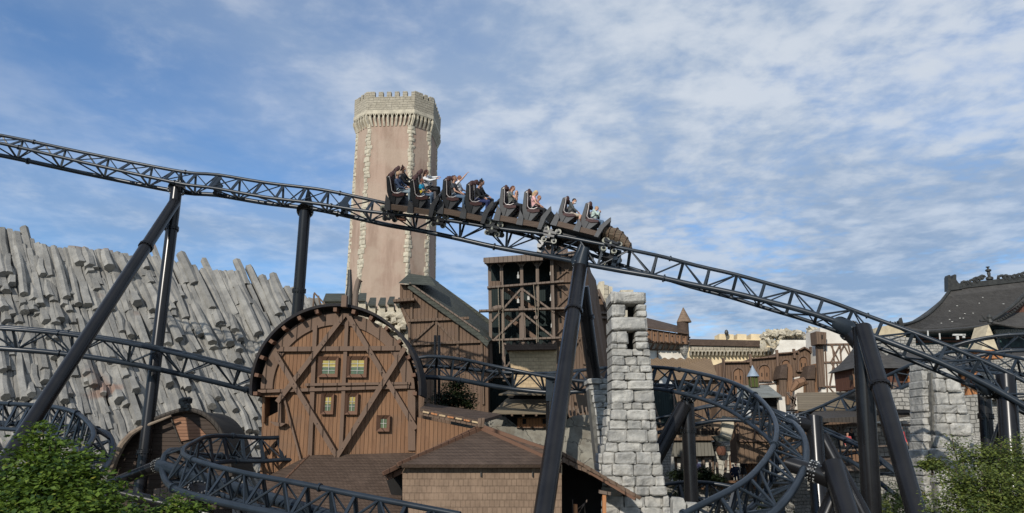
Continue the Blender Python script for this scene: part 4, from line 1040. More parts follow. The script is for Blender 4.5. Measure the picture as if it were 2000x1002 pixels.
# pale parapet ruin behind the pillar
def whiteruin():
    Y = 70.0; th = thing('castle_ruin', 'pale ruined castle wall with battlements showing above the stone pillar', 'ruin', (W(1200, 900, Y).x, Y, 0))
    poly_part(th, 'wall', M['quoin'], [(1168, 556), (1170, 550), (1180, 549), (1181, 557), (1196, 560), (1197, 575), (1212, 576), (1212, 566), (1237, 566), (1237, 620), (1240, 800), (1186, 800), (1184, 610), (1168, 572)], Y, 2)
    poly_part(th, 'side_wall', M['towerstone'], [(1180, 556), (1188, 557), (1190, 700), (1184, 700)], Y - .15, .3)
    def gb(m): wallpoly(m, [(1141, 580), (1168, 568), (1186, 606), (1188, 640), (1188, 760), (1150, 760)], 58, 2)
    part(th, 'gable', M['hallwood'], gb)
    timber(th, [((1168, 566), (1188, 612)), ((1146, 580), (1170, 578)), ((1160, 610), (1190, 613)), ((1160, 620), (1190, 622)), ((1163, 640), (1182, 750)), ((1150, 640), (1184, 712)), ((1158, 668), (1186, 668))], 58, 4, .3, 'greywood', 'beam')
    def ar(m):
        c = W(1153, 590, 56); pts = [W(1146 + 3 * math.sin(i), 720 - i * 10, 56) for i in range(12)] + [W(1146 + 10 * (1 - math.cos(t * .4)) * .7, 600 - 18 * math.sin(t * .4), 56) for t in range(6)]
        m.tube(pts, .26, 8)
    part(th, 'arch_rib', M['zinc'], ar, True)
whiteruin()

# hoarding gallery and corner turret
def hoarding():
    Y = 80.0; th = thing('hoarding_gallery', 'brown timber gallery on raking struts with a lean-to roof, right of the pillar', 'gallery', (W(1300, 800, Y).x, Y + 2, 0))
    def rf(m): m.prism([W(1255, 640, Y - 1.8), W(1345, 653, Y - 1.8), W(1342, 644, Y + 2), W(1255, 622, Y + 2)], (0, 0, .2))
    part(th, 'roof', M['shroof'], rf)
    poly_part(th, 'wall', M['orangew'], [(1255, 640), (1343, 654), (1342, 672), (1255, 664)], Y - 1.4, 1.5)
    for i in range(8): timber(th, [((1261 + i * 11.5, 642 + i * 1.6), (1261 + i * 11.5, 668 + i * .6))], Y - 1.4, 2, .15, 'barnbeam', 'post')
    for i in range(8): poly_part(th, 'loophole', M['dark'], [(1266 + i * 11.5, 652 + i * .8), (1268 + i * 11.5, 652 + i * .8), (1268 + i * 11.5, 655 + i * .8), (1266 + i * 11.5, 655 + i * .8)], Y - 1.45, .1)
    for i in range(8): part(th, 'strut', M['barnbeam'], lambda m: m.beam(W(1268 + i * 11, 667, Y - 1.6), W(1258 + i * 11.5, 683, Y + .1), .16, .16))
    poly_part(th, 'plaster_wall', M['whitep'], [(1250, 664), (1342, 672), (1340, 760), (1250, 760)], Y + .15, 1.5)
    timber(th, [((1255, 683), (1340, 684)), ((1263, 684), (1264, 720)), ((1284, 684), (1285, 720))], Y + .15, 2.2, .15, 'barnbeam')
    t2 = thing('corner_turret', 'slim round turret with a pointed cone roof at the end of the gallery', 'turret', (W(1337, 800, Y).x, Y - .5, 0))
    s = pxm(1337, 640, Y); c = W(1337, 695, Y - .5)
    c2 = W(1337, 668, Y - .5)
    part(t2, 'stone_base', M['rubble'], lambda m: m.lathe(c, [(.1, 0), (.45, .5), (.62, 1.6)], 14), True)
    part(t2, 'drum', M['shroof'], lambda m: m.lathe(c + Vector((0, 0, 1.6)), [(.62, 0), (.62, W(1337, 629, Y - .5).z - c.z - 1.6)], 14), True)
    part(t2, 'cone_roof', M['shwall'], lambda m: m.lathe(W(1336, 629, Y - .5), [(.80, -.04), (.80, 0), (.03, 1.62)], 16), True)
M['orangew'] = wood('warm_boards', (.17, .095, .055), (.235, .135, .078), .5, grain=.35)
hoarding()
# cream castle wall
def creamwall():
    Y = 88.0; th = thing('castle_wall', 'sunlit cream castle wall with battlements and an arched stone frieze', 'castle wall', (W(1460, 800, Y).x, Y, 0))
    poly_part(th, 'wall', M['cream'], [(1344, 664), (1600, 664), (1600, 900), (1344, 900)], Y + .4, 2)
    poly_part(th, 'wall_walk', M['shroof'], [(1348, 662), (1485, 665), (1485, 677), (1348, 674)], Y - .6, .8)
    def fr(m):
        n = 26; s = pxm(1450, 690, Y)
        for i in range(n):
            x = 1350 + i * 7.2; w_ = 7.2; pts = [(x, 676 + i * .1), (x + w_, 676 + i * .1)]
            for k in range(7): an = math.pi * k / 6; pts.append((x + w_ / 2 + (w_ / 2 - 1) * math.cos(an), 691 - 5 * math.sin(an)))
            wallpoly(m, pts, Y - .3, .8)
            wallpoly(m, [(x - 1.2, 684), (x + 1.2, 684), (x + .6, 694), (x - .6, 694)], Y - .45, .8)
    part(th, 'arched_frieze', M['towerstone'], fr)
    for (a, b) in ((1405, 1433), (1440, 1458), (1467, 1490)): poly_part(th, 'merlon', M['cream'], [(a, 652), (b, 653), (b, 664), (a, 664)], Y + .3, 2.2)
    poly_part(th, 'parapet', M['cream'], [(1395, 663), (1490, 663), (1490, 668), (1395, 668)], Y + .25, 2.4)
    part(th, 'lamp_spike', M['bronze'], lambda m: (m.tube([W(1419, 668, Y - .3), W(1419, 650, Y - .3)], .06, 5), m.ball(W(1419, 650, Y - .3), .25, 8, (1, 1, 1.6))))
creamwall()
# jumble of rock sculptures on the wall
def jumble(label, boxes, Y, n, seed):
    rr = random.Random(seed); th = thing('broken_rock_crest', label, 'rocks', W((boxes[0][0] + boxes[0][1]) / 2, boxes[0][3], Y))
    m = MB()
    for (x0, x1, y0, y1) in boxes:
        for i in range(n):
            m.tn = rr.uniform(.01, .9)
            m.box(W(rr.uniform(x0, x1), rr.uniform(y0, y1), Y + rr.uniform(-.6, .6)), rr.uniform(.2, .9), rr.uniform(.3, .8), rr.uniform(.10, .4), Matrix.Rotation(rr.uniform(-1.2, 1.2), 3, 'Y') @ Matrix.Rotation(rr.uniform(-.8, .8), 3, 'Z'), .12)
    m.build('rocks', M['quoin'], th)
    return th
th = jumble('crumbled pale rock crest on top of the castle wall', [(1489, 1527, 648, 674), (1500, 1562, 647, 656), (1577, 1594, 642, 690)], 84, 60, 9)
poly_part(th, 'grey_wall', M['rubble'], [(1527, 650), (1572, 648), (1575, 668), (1530, 668)], 84.6, 1)
poly_part(th, 'pale_wall', M['whitep'], [(1524, 664), (1600, 664), (1605, 720), (1500, 720)], 83.5, .5)
# plank roof right of the pillar
def plankroof():
    Y = 54.0; th = thing('plank_roof_house', 'big brown vertically planked roof with scalloped ridge right of the tall pillar', 'house', (W(1330, 900, Y).x, Y, 0))
    def rf(m):
        pts = []
        for i in range(61): f = i / 60; pts.append((1240 + 148 * f, 700 + 1.7 * math.sin(f * 60)))
        a = [W(x, y, Y + 3) for x, y in pts]; b = [W(1404, 742, Y), W(1240, 742, Y)]
        m.prism(a + b, (0, .4, 0))
    part(th, 'roof', M['plankv'], rf)
    poly_part(th, 'wall', M['plankv2'], [(1240, 741), (1400, 741), (1424, 860), (1240, 860)], Y + .5, 2)
M['plankv'] = wood('roof_planks', (.17, .115, .068), (.24, .165, .10), .30, grain=.4)
M['plankv2'] = wood('shed_planks', (.13, .085, .054), (.175, .118, .077), .28, grain=.4)
plankroof()
M['signwood'] = wood('sign_wood', (.27, .195, .13), (.31, .225, .15), 2.9, grain=.25, horizontal=True)
# sign with carved blackletter
def sign():
    Y = 46.0; th = thing('inn_sign', 'dark brown board with carved blackletter writing behind the loop support', 'sign', W(1370, 852, Y))
    poly_part(th, 'board', M['signwood'], [(1318, 820), (1409, 816), (1411, 851), (1320, 855)], Y, .15)
    m = MB(); s = pxm(1370, 835, Y); h = 15.0      # x-height in px
    yb = 846.0
    def tx(x): return 1315 + (x - 1318) * 1.27
    def ty(y): return 848 + (y - 846) * 1.15
    def stem(x, top, bot, lean=0):
        x, top, bot = tx(x), ty(top), ty(bot)
        w_ = 2.1
        m.prism([W(x - w_ * .2, top - 1.6, Y - .04), W(x + w_ * 1.4, top - .2, Y - .04), W(x + w_, top + 1.4, Y - .04), W(x + w_, bot - 1.4, Y - .04), W(x + w_ * 1.6, bot, Y - .04), W(x + w_ * .2, bot + 1.5, Y - .04), W(x - w_, bot - .6, Y - .04), W(x - w_, top + 1.2, Y - .04)], (0, .05, 0))
    def dia(x, y, r=1.6):
        x, y = tx(x), ty(y); m.prism([W(x - r, y, Y - .05), W(x, y - r, Y - .05), W(x + r, y, Y - .05), W(x, y + r, Y - .05)], (0, .05, 0))
    def bar(a, b, w_=1.1): bpx(m, (tx(a[0]), ty(a[1])), (tx(b[0]), ty(b[1])), w_, Y, .045, .04)
    xh = 9.5; x = 1318.0
    def drop(): return (x - 1318) * -.03
    def Kc():
        nonlocal x
        stem(x, yb - 15, yb); bar((x + 1, yb - 7), (x + 5, yb - 13)); bar((x + 1, yb - 7), (x + 5.5, yb), 1.6); x += 8
    def o_():
        nonlocal x
        stem(x, yb - xh, yb); stem(x + 4, yb - xh, yb); bar((x, yb - xh), (x + 4, yb - xh)); bar((x, yb), (x + 4, yb)); x += 7.6
    def r_():
        nonlocal x
        stem(x, yb - xh, yb); dia(x + 3, yb - xh, 1.7); bar((x, yb - xh + 2), (x + 3, yb - xh)); x += 6
    def n_(k=2):
        nonlocal x
        for i in range(k): stem(x, yb - xh, yb); (bar((x, yb - xh + 2), (x + 3.8, yb - xh), .9) if i < k - 1 else None); x += 3.8
        x += 2.2
    def ue():
        nonlocal x
        dia(x, yb - 13.5); dia(x + 3.8, yb - 13.5); stem(x, yb - xh, yb); stem(x + 3.8, yb - xh, yb); bar((x, yb), (x + 3.8, yb - 1.4), .9); x += 6.6
    def l_():
        nonlocal x
        stem(x, yb - 15, yb); x += 4.2
    def e_():
        nonlocal x
        stem(x, yb - xh, yb); bar((x, yb), (x + 3.4, yb - 1)); bar((x, yb - xh), (x + 3, yb - xh + 1.4)); bar((x + 3, yb - xh + 1), (x + 1, yb - 4), 1.1); x += 6
    Kc(); o_(); r_(); n_(); n_(3); ue(); l_(); l_(); e_(); r_()
    m.build('lettering', M['letter'], th)
    th2 = thing('board_shack', 'brown boarded shack with a small red slot right of the carved sign', 'shack', (W(1460, 900, 47).x, 48, 0))
    poly_part(th2, 'wall', M['plankv2'], [(1436, 812), (1560, 812), (1560, 905), (1440, 905)], 47, 1.4)
    timber(th2, [((1441, 818), (1540, 816)), ((1440, 812), (1441, 860)), ((1472, 816), (1473, 862)), ((1440, 861), (1520, 861))], 47, 3, .15, 'barnbeam')
    poly_part(th2, 'slot', M['redbrown'], [(1474, 841), (1486, 841), (1486, 845), (1474, 845)], 46.9, .08)
    th3 = thing('slate_gable', 'pale broken slate slab roof between the sign and the shack', 'roof', W(1425, 860, 45))
    poly_part(th3, 'slab', M['quoin'], [(1412, 812), (1432, 816), (1434, 832), (1428, 856), (1408, 856)], 45, .3)
    part(th3, 'torn_edge', M['slate'], lambda m: wallpoly(m, [(1392, 852), (1412, 850), (1430, 856), (1425, 862), (1400, 862)], 44.6, .4))
sign()
# ---------------------------------------------------------------- the village further right
def arcpts(cx, cy, rx, ry, n=10): return [(cx + rx * math.cos(math.pi * i / n), cy - ry * math.sin(math.pi * i / n)) for i in range(n + 1)]
def facade():
    Y = 60.0; th = thing('arcade_house', 'long brown timber facade with stepped top and round arched shutters', 'house', (W(1500, 900, Y).x, Y + 2, 0))
    top = [(1390, 713), (1411, 712), (1412, 707), (1464, 706), (1466, 700), (1514, 696), (1516, 690), (1548, 688), (1560, 683), (1569, 680), (1580, 686), (1600, 686), (1604, 690)]
    poly_part(th, 'wall', M['hallwood'], top + [(1608, 800), (1395, 800)], Y, 3)
    timber(th, [((1412, 700), (1413, 760)), ((1464, 692), (1465, 716)), ((1516, 684), (1519, 780)), ((1549, 682), (1550, 700)), ((1582, 678), (1583, 690)), ((1603, 686), (1610, 790))], Y, 4, .25, 'barnbeam', 'post')
    timber(th, [((1413, 708), (1462, 707)), ((1467, 701), (1514, 697)), ((1518, 691), (1556, 688)), ((1559, 684), (1569, 679)), ((1569, 679), (1580, 686))], Y, 2.4, .3, 'barnbeam', 'cornice')
    for cx, cy, rx, ht in ((1442, 730, 10, 20), (1493, 724, 11, 18), (1535, 711, 8, 16), (1569, 705, 8, 18)):
        pts = arcpts(cx, cy, rx, rx * 1.05) + [(cx - rx, cy + ht), (cx + rx, cy + ht)]
        def fr(m, cx=cx, cy=cy, rx=rx, ht=ht):
            o_ = arcpts(cx, cy, rx + 3, rx * 1.05 + 3); i_ = arcpts(cx, cy, rx, rx * 1.05)
            for k in range(10): m.prism([W(*o_[k], Y - .2), W(*o_[k + 1], Y - .2), W(*i_[k + 1], Y - .2), W(*i_[k], Y - .2)], (0, .3, 0))
            for sx in (-1, 1): wallpoly(m, [(cx + sx * rx, cy), (cx + sx * (rx + 3), cy), (cx + sx * (rx + 3), cy + ht), (cx + sx * rx, cy + ht)], Y - .2, .3)
            wallpoly(m, [(cx - rx - 4, cy + ht), (cx + rx + 4, cy + ht), (cx + rx + 4, cy + ht + 3), (cx - rx - 4, cy + ht + 3)], Y - .3, .4)
        o = part(th, 'window', M['barnbeam'], fr)
        poly_part(o, 'shutter', M['orangew'], pts, Y - .06, .05)
        for dx in (-.45, .45): poly_part(o, 'slot', M['dark'], [(cx + dx * rx - .8, cy + 4), (cx + dx * rx + .8, cy + 4), (cx + dx * rx + .8, cy + 11), (cx + dx * rx - .8, cy + 11)], Y - .1, .03)
    poly_part(th, 'plaster_wall', M['whitep'], [(1480, 746), (1520, 744), (1608, 726), (1612, 800), (1480, 800)], Y - .05, .3)
    timber(th, [((1480, 752), (1520, 748)), ((1484, 758), (1500, 752)), ((1550, 742), (1575, 735))], Y - .05, 2, .1, 'barnbeam')
    # boarded hoods
    for cx, w_, y0, yb in ((1535, 26, 713, 790), (1590, 29, 714, 790)):
        o = part(th, 'hood', M['orangew'], lambda m: wallpoly(m, arcpts(cx + 3, y0 + 12, w_ / 2 - 3, 16) + [(cx - w_ / 2 + 6, yb), (cx + w_ / 2, yb)], Y - 1.4, 1.3))
        part(o, 'hood_roof', M['shroof'], lambda m: m.prism([W(cx - w_ / 2, y0 + 26, Y - 1.8), W(cx + 2, y0 + 26, Y - 1.8), W(cx + 3, y0 - 2, Y - 1.8), W(cx - w_ / 2 + 4, y0, Y - 1.3)], (0, 1.5, 0)))
        part(o, 'side_board', M['tower_wood'], lambda m: wallpoly(m, [(cx - w_ / 2 + 1, y0 + 26), (cx + 1, y0 + 26), (cx + 1, yb), (cx - w_ / 2 + 1, yb)], Y - 1.6, .2))
facade()
def halftimber():
    Y = 58.0; th = thing('half_timbered_house', 'white half-timbered gable wall with crossed brown beams left of the dark pavilion', 'house', (W(1650, 900, Y).x, Y + 2, 0))
    poly_part(th, 'wall', M['whitep'], [(1602, 640), (1640, 652), (1720, 662), (1745, 780), (1745, 830), (1606, 830)], Y, 3)
    hor = [((1604, 673), (1720, 671)), ((1608, 708), (1725, 706)), ((1610, 755), (1690, 754))]
    timber(th, hor, Y, 3, .12, 'barnbeam')
    dia = [((1611, 674), (1617, 800)), ((1622, 674), (1650, 730)), ((1640, 674), (1622, 708)), ((1625, 674), (1629, 708)), ((1648, 674), (1640, 690)), ((1640, 674), (1646, 752)), ((1656, 674), (1662, 700)), ((1648, 675), (1664, 706)),
           ((1628, 708), (1620, 752)), ((1622, 708), (1652, 756)), ((1634, 708), (1640, 752)), ((1650, 708), (1658, 736)), ((1618, 756), (1660, 806)), ((1640, 756), (1642, 790)), ((1672, 674), (1668, 706)), ((1690, 674), (1684, 706))]
    timber(th, dia, Y, 2.0, .10, 'barnbeam', 'brace')
    poly_part(th, 'corner_posts', M['tower_wood'], [(1596, 672), (1608, 672), (1612, 756), (1600, 756)], Y - .3, .4)
    poly_part(th, 'bay_box', M['tower_wood'], [(1594, 647), (1614, 649), (1614, 672), (1596, 672)], Y - .9, 1.2)
    poly_part(th, 'slot', M['dark'], [(1605, 654), (1607, 654), (1607, 662), (1605, 662)], Y - .95, .1)
    poly_part(th, 'plinth_blocks', M['tower_wood'], [(1653, 757), (1660, 757), (1661, 786), (1654, 786)], Y - .2, .3)
halftimber()
def pavilion():
    Y = 45.0; th = thing('dark_pavilion', 'dark wooden pavilion with a steep concave roof behind the big support', 'pavilion', (W(1685, 900, Y).x, Y + 1.5, 0))
    c = W(1686, 660, Y + 1.6)
    def rf(m):
        prof = [(0, 1.0), (.18, .80), (.4, .5), (.7, .2), (1.0, 0.0)]; zt = W(1686, 655, Y + 1.6).z; ze = W(1686, 719, Y - .2).z; hw = (1735 - 1626) / 2 * pxm(1680, 719, Y); vs = []
        for f, h in prof:
            for sx, sy in ((-1, -1), (1, -1), (1, 1), (-1, 1)): vs.append(Vector((c.x + sx * hw * max(f, .02) , c.y + sy * 1.9 * max(f, .02), ze + (zt - ze) * h)))
        m.add(vs, [(i * 4 + k, i * 4 + (k + 1) % 4, (i + 1) * 4 + (k + 1) % 4, (i + 1) * 4 + k) for i in range(4) for k in range(4)] + [(16, 17, 18, 19)])
    part(th, 'roof', M['chinaroof'], rf)
    part(th, 'wall', M['redbrown'], lambda m: m.box(Vector((c.x, c.y + .3, W(1686, 738, Y).z)), (1733 - 1646) * pxm(1680, 740, Y), 2.8, 40 * pxm(1680, 740, Y)))
    for x in (1668, 1680, 1692, 1704): part(th, 'post', M['orangew'], lambda m: m.box(W(x, 740, Y + .45), .10, .1, 1.0))
    poly_part(th, 'opening', M['dark'], [(1660, 733), (1668, 733), (1668, 742), (1660, 742)], Y + .42, .1)
    t2 = thing('dark_lodge', 'low brown lodge with a concave dark roof and orange struts right of the big support', 'lodge', (W(1770, 900, 46).x, 47, 0))
    part(t2, 'roof', M['chinaroof'], lambda m: m.prism([W(1715, 718, 45), W(1900, 722, 45), W(1880, 700, 48), W(1740, 690, 48)], (0, 0, .12)))
    poly_part(t2, 'wall', M['redbrown'], [(1722, 718), (1910, 724), (1910, 752), (1722, 746)], 46, 2)
    for x in (1728, 1737, 1775, 1880, 1905): part(t2, 'post', M['orange'], lambda m: m.box(W(x, 740, 45.8), .16, .16, .9))
    for x in (1728, 1775, 1882): part(t2, 'strut', M['orange'], lambda m: m.beam(W(x, 746, 45.6), W(x + 12, 766, 45.2), .12, .12))
    for x0, x1, y0, y1 in ((1700, 1790, 655, 702), (1735, 1760, 695, 716), (1700, 1800, 760, 800), (1880, 1935, 770, 850)):
        m = MB(); wallpoly(m, [(x0, y1), (x0 + 3, y0 + 4), ((x0 + x1) / 2, y0), (x1 - 2, y0 + 6), (x1, y1)], 50 if y0 < 750 else 40, 1.0); o = m.build('stone_wall', M['rubble'])
        tag(o, {1700: ('pale torn stone wall seen through the high track beside the temple' if y0 < 700 else 'rough grey stone wall under the banked track right of the big support'), 1735: 'small grey stone block wedged between pavilion and lodge roofs', 1880: 'rough grey stone wall right of the broad flaring pillar'}[x0], 'stone wall')
pavilion()
# slate canopy kiosk
def kiosk():
    Y = 50.0; th = thing('kiosk_turret', 'small green louvred turret under a pale zinc cone roof', 'turret', W(1471, 755, Y))
    s = pxm(1471, 735, Y); c = W(1471, 735, Y)
    part(th, 'cone_roof', M['zinc'], lambda m: m.lathe(c, [(.44, -.02), (.42, .02), (.20, .36), (.02, .74)], 8), True)
    part(th, 'louvres', M['greenl'], lambda m: m.box(c + Vector((0, .05, -.36)), .50, .5, .70))
    for dx in (-.25, 0, .25): part(th, 'post', M['tower_wood'], lambda m: m.box(c + Vector((dx, -.22, -.36)), .05, .05, .72))
    t2 = thing('slate_canopy', 'grey slate canopy roof under the zinc turret, dark beneath', 'canopy', (W(1485, 900, 49).x, 50, 0))
    part(t2, 'roof', M['greyslab'], lambda m: m.prism([W(1440, 778, 48), W(1527, 776, 48), W(1500, 755, 50.5), W(1440, 756, 50.5)], (0, 0, .1)))
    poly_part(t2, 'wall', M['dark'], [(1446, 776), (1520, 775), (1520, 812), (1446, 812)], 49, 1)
    part(t2, 'post', M['whitep'], lambda m: m.box(W(1526, 792, 48.5), .4, .4, 1.1))
    t3 = thing('plank_canopy', 'wide low plank roof with pale battens in front of the half-timbered house', 'roof', (W(1600, 900, 47).x, 48, 0))
    part(t3, 'roof', M['deckroof'], lambda m: m.prism([W(1558, 803, 46), W(1700, 800, 46), W(1700, 768, 49), W(1556, 770, 49)], (0, 0, .1)))
    for i in range(4): part(t3, 'batten', M['lampw2'], lambda m: m.beam(W(1558, 778 + i * 7, 48.2 - i * .6) , W(1662, 777 + i * 7, 48.2 - i * .6), .04, .04))
    poly_part(t3, 'wall', M['hallwood'], [(1556, 803), (1700, 800), (1700, 850), (1556, 850)], 47, 1)
    t4 = thing('hand_sculpture', 'curved brown wooden shield leaning above the plank canopy', 'sculpture', W(1565, 766, 52))
    part(t4, 'shell', M['orangew'], lambda m: m.tube([W(1545, 764, 52), W(1556, 750, 52), W(1570, 745, 52), W(1578, 750, 52)], [.1, .35, .3, .05], 8), True)
    t5 = thing('scrap_carving', 'tangled brown carving left of the plank canopy', 'sculpture', W(1546, 800, 47)); rr = random.Random(2)
    for i in range(12): part(t5, 'stick', M['greywood'], lambda m: m.beam(W(1536 + rr.uniform(0, 20), 765 + rr.uniform(0, 30), 47), W(1536 + rr.uniform(0, 20), 765 + rr.uniform(0, 35), 47), .08, .08))
M['greenl'] = wood('green_louvres', (.06, .075, .02), (.10, .12, .03), .09, grain=.2)
M['greyslab'] = plain('pale_slate', (.20, .21, .195), (.14, .145, .13), .8, 0, 1.5, .4, .02)
M['lampw2'] = plain('grey_batten', (.30, .28, .24), None, .8, 0, 3, 0)
kiosk()
# flat dark canopy with terrace right of the loop
def terrace():
    Y = 42.0; th = thing('open_shelter', 'open shelter with a flat dark roof and timber posts behind the forked supports', 'shelter', (W(1700, 900, Y).x, Y + 2, 0))
    part(th, 'roof', M['shroofd'], lambda m: m.prism([W(1572, 824, Y - 1.5), W(1700, 826, Y - 1.5), W(1785, 812, Y - 1.5), W(1770, 800, Y + 2), W(1590, 808, Y + 2)], (0, 0, .12)))
    timber(th, [((1602, 832), (1602, 872)), ((1640, 830), (1641, 870)), ((1784, 806), (1788, 900)), ((1650, 832), (1636, 848)), ((1625, 832), (1640, 848))], Y, 4, .2, 'greywood', 'post')
    timber(th, [((1580, 832), (1792, 830)), ((1600, 920), (1700, 916))], Y, 4, .22, 'greywood')
    part(th, 'deck', M['greywood'], lambda m: m.prism([W(1610, 916, Y - .5), W(1800, 898, Y - .5), W(1800, 888, Y + 3), W(1610, 896, Y + 3)], (0, 0, -.25)))
    poly_part(th, 'back_wall', M['rubble'], [(1600, 835), (1790, 820), (1790, 890), (1600, 890)], Y + 2.6, .4)
    timber(th, [((1738, 880), (1760, 916)), ((1758, 878), (1762, 920)), ((1700, 872), (1790, 868)), ((1612, 880), (1700, 877))], Y - .3, 2.4, .2, 'greywood', 'rail')
    poly_part(th, 'parapet', M['orangew'], [(1612, 880), (1700, 876), (1700, 900), (1612, 905)], Y - .1, .1)
    poly_part(th, 'under_wall', M['rubble'], [(1600, 916), (1800, 900), (1800, 1060), (1600, 1060)], Y + .3, .5)
M['shroofd'] = wood('dark_roof_boards', (.045, .038, .032), (.065, .055, .045), .2, grain=.3)
terrace()
# village square behind the loop
def square():
    Y = 56.0
    th = thing('stone_cottage', 'tumbled stone cottage wall with a hanging brown barrel behind the loop', 'cottage', (W(1400, 900, Y).x, Y + 1, 0))
    poly_part(th, 'wall', M['rubble2'], [(1380, 868), (1400, 862), (1420, 872), (1445, 866), (1470, 864), (1500, 876), (1500, 950), (1375, 950)], Y, 1.5)
    part(th, 'barrel', M['redbrown'], lambda m: m.lathe(W(1409, 889, Y - .5), [(.28, 0), (.38, .3), (.28, .62)], 10), True)
    t2 = thing('village_house', 'grey-brown boarded house front with two pale windows left of the stone cottage', 'house', (W(1345, 900, Y).x, Y, 0))
    poly_part(t2, 'roof', M['greywood2'], [(1318, 858), (1388, 856), (1396, 890), (1312, 892)], Y - 1.2, .3)
    poly_part(t2, 'wall', M['whitep'], [(1316, 892), (1394, 890), (1394, 950), (1316, 950)], Y - .3, 1)
    for x in (1320, 1337, 1356, 1370, 1392): timber(t2, [((x, 892), (x, 945))], Y - .3, 3, .1, 'tower_wood', 'post')
    for x0 in (1340, 1361): poly_part(t2, 'window', M['zinc'], [(x0, 898), (x0 + 12, 898), (x0 + 12, 918), (x0, 918)], Y - .4, .12)
    timber(t2, [((1316, 893), (1395, 891)), ((1374, 862), (1372, 940))], Y - .5, 4, .15, 'greywood', 'beam')
    t3 = thing('market_shed', 'small shed with a tilted plank roof where people stand behind the loop', 'shed', (W(1455, 900, 53).x, 54, 0))
    part(t3, 'roof', M['shroofd'], lambda m: m.prism([W(1424, 893, 52), W(1486, 878, 52), W(1492, 872, 54), W(1430, 888, 54)], (0, 0, .12)))
    part(t3, 'edge_board', M['greywood'], lambda m: m.beam(W(1424, 896, 51.9), W(1486, 881, 51.9), .28, .06))
    poly_part(t3, 'wall', M['orangew'], [(1456, 908), (1480, 892), (1480, 940), (1464, 940)], 53.4, .2)
    timber(t3, [((1425, 895), (1427, 942)), ((1479, 884), (1480, 940)), ((1456, 909), (1482, 890)), ((1474, 888), (1500, 872))], 53, 3, .2, 'orangew', 'post')
    t4 = thing('terrace_rail', 'low reddish plank rail along the edge of the village terrace', 'railing', (W(1440, 945, 51).x, 51, 0))
    part(t4, 'top_plank', M['orangew'], lambda m: m.beam(W(1365, 941, 51), W(1478, 940, 51), .14, .5, (0, 0, 1)))
    for x in (1372, 1410, 1450, 1474): part(t4, 'post', M['orangew'], lambda m: m.box(W(x, 948, 51.1), .14, .14, .5))
    m = MB(); m.prism([W(1290, 944, 51.5), W(1520, 944, 51.5), W(1520, 936, 60), W(1290, 936, 60)], (0, 0, -.2)); o = m.build('village_pavement', M['ground']); o['kind'] = 'structure'
    bank('terrace_wall', '', [(1290, 950), (1340, 946), (1420, 948), (1480, 946), (1520, 940), (1600, 930)], 51.8, 1, M['rubble'], 0, seed=7)
M['rubble2'] = masonry('pale_rubble', (.42, .40, .34), (.52, .49, .41), .34, .5, .35)
M['greywood2'] = wood('grey_roof_boards', (.15, .14, .115), (.19, .18, .15), .25, grain=.35)
square()

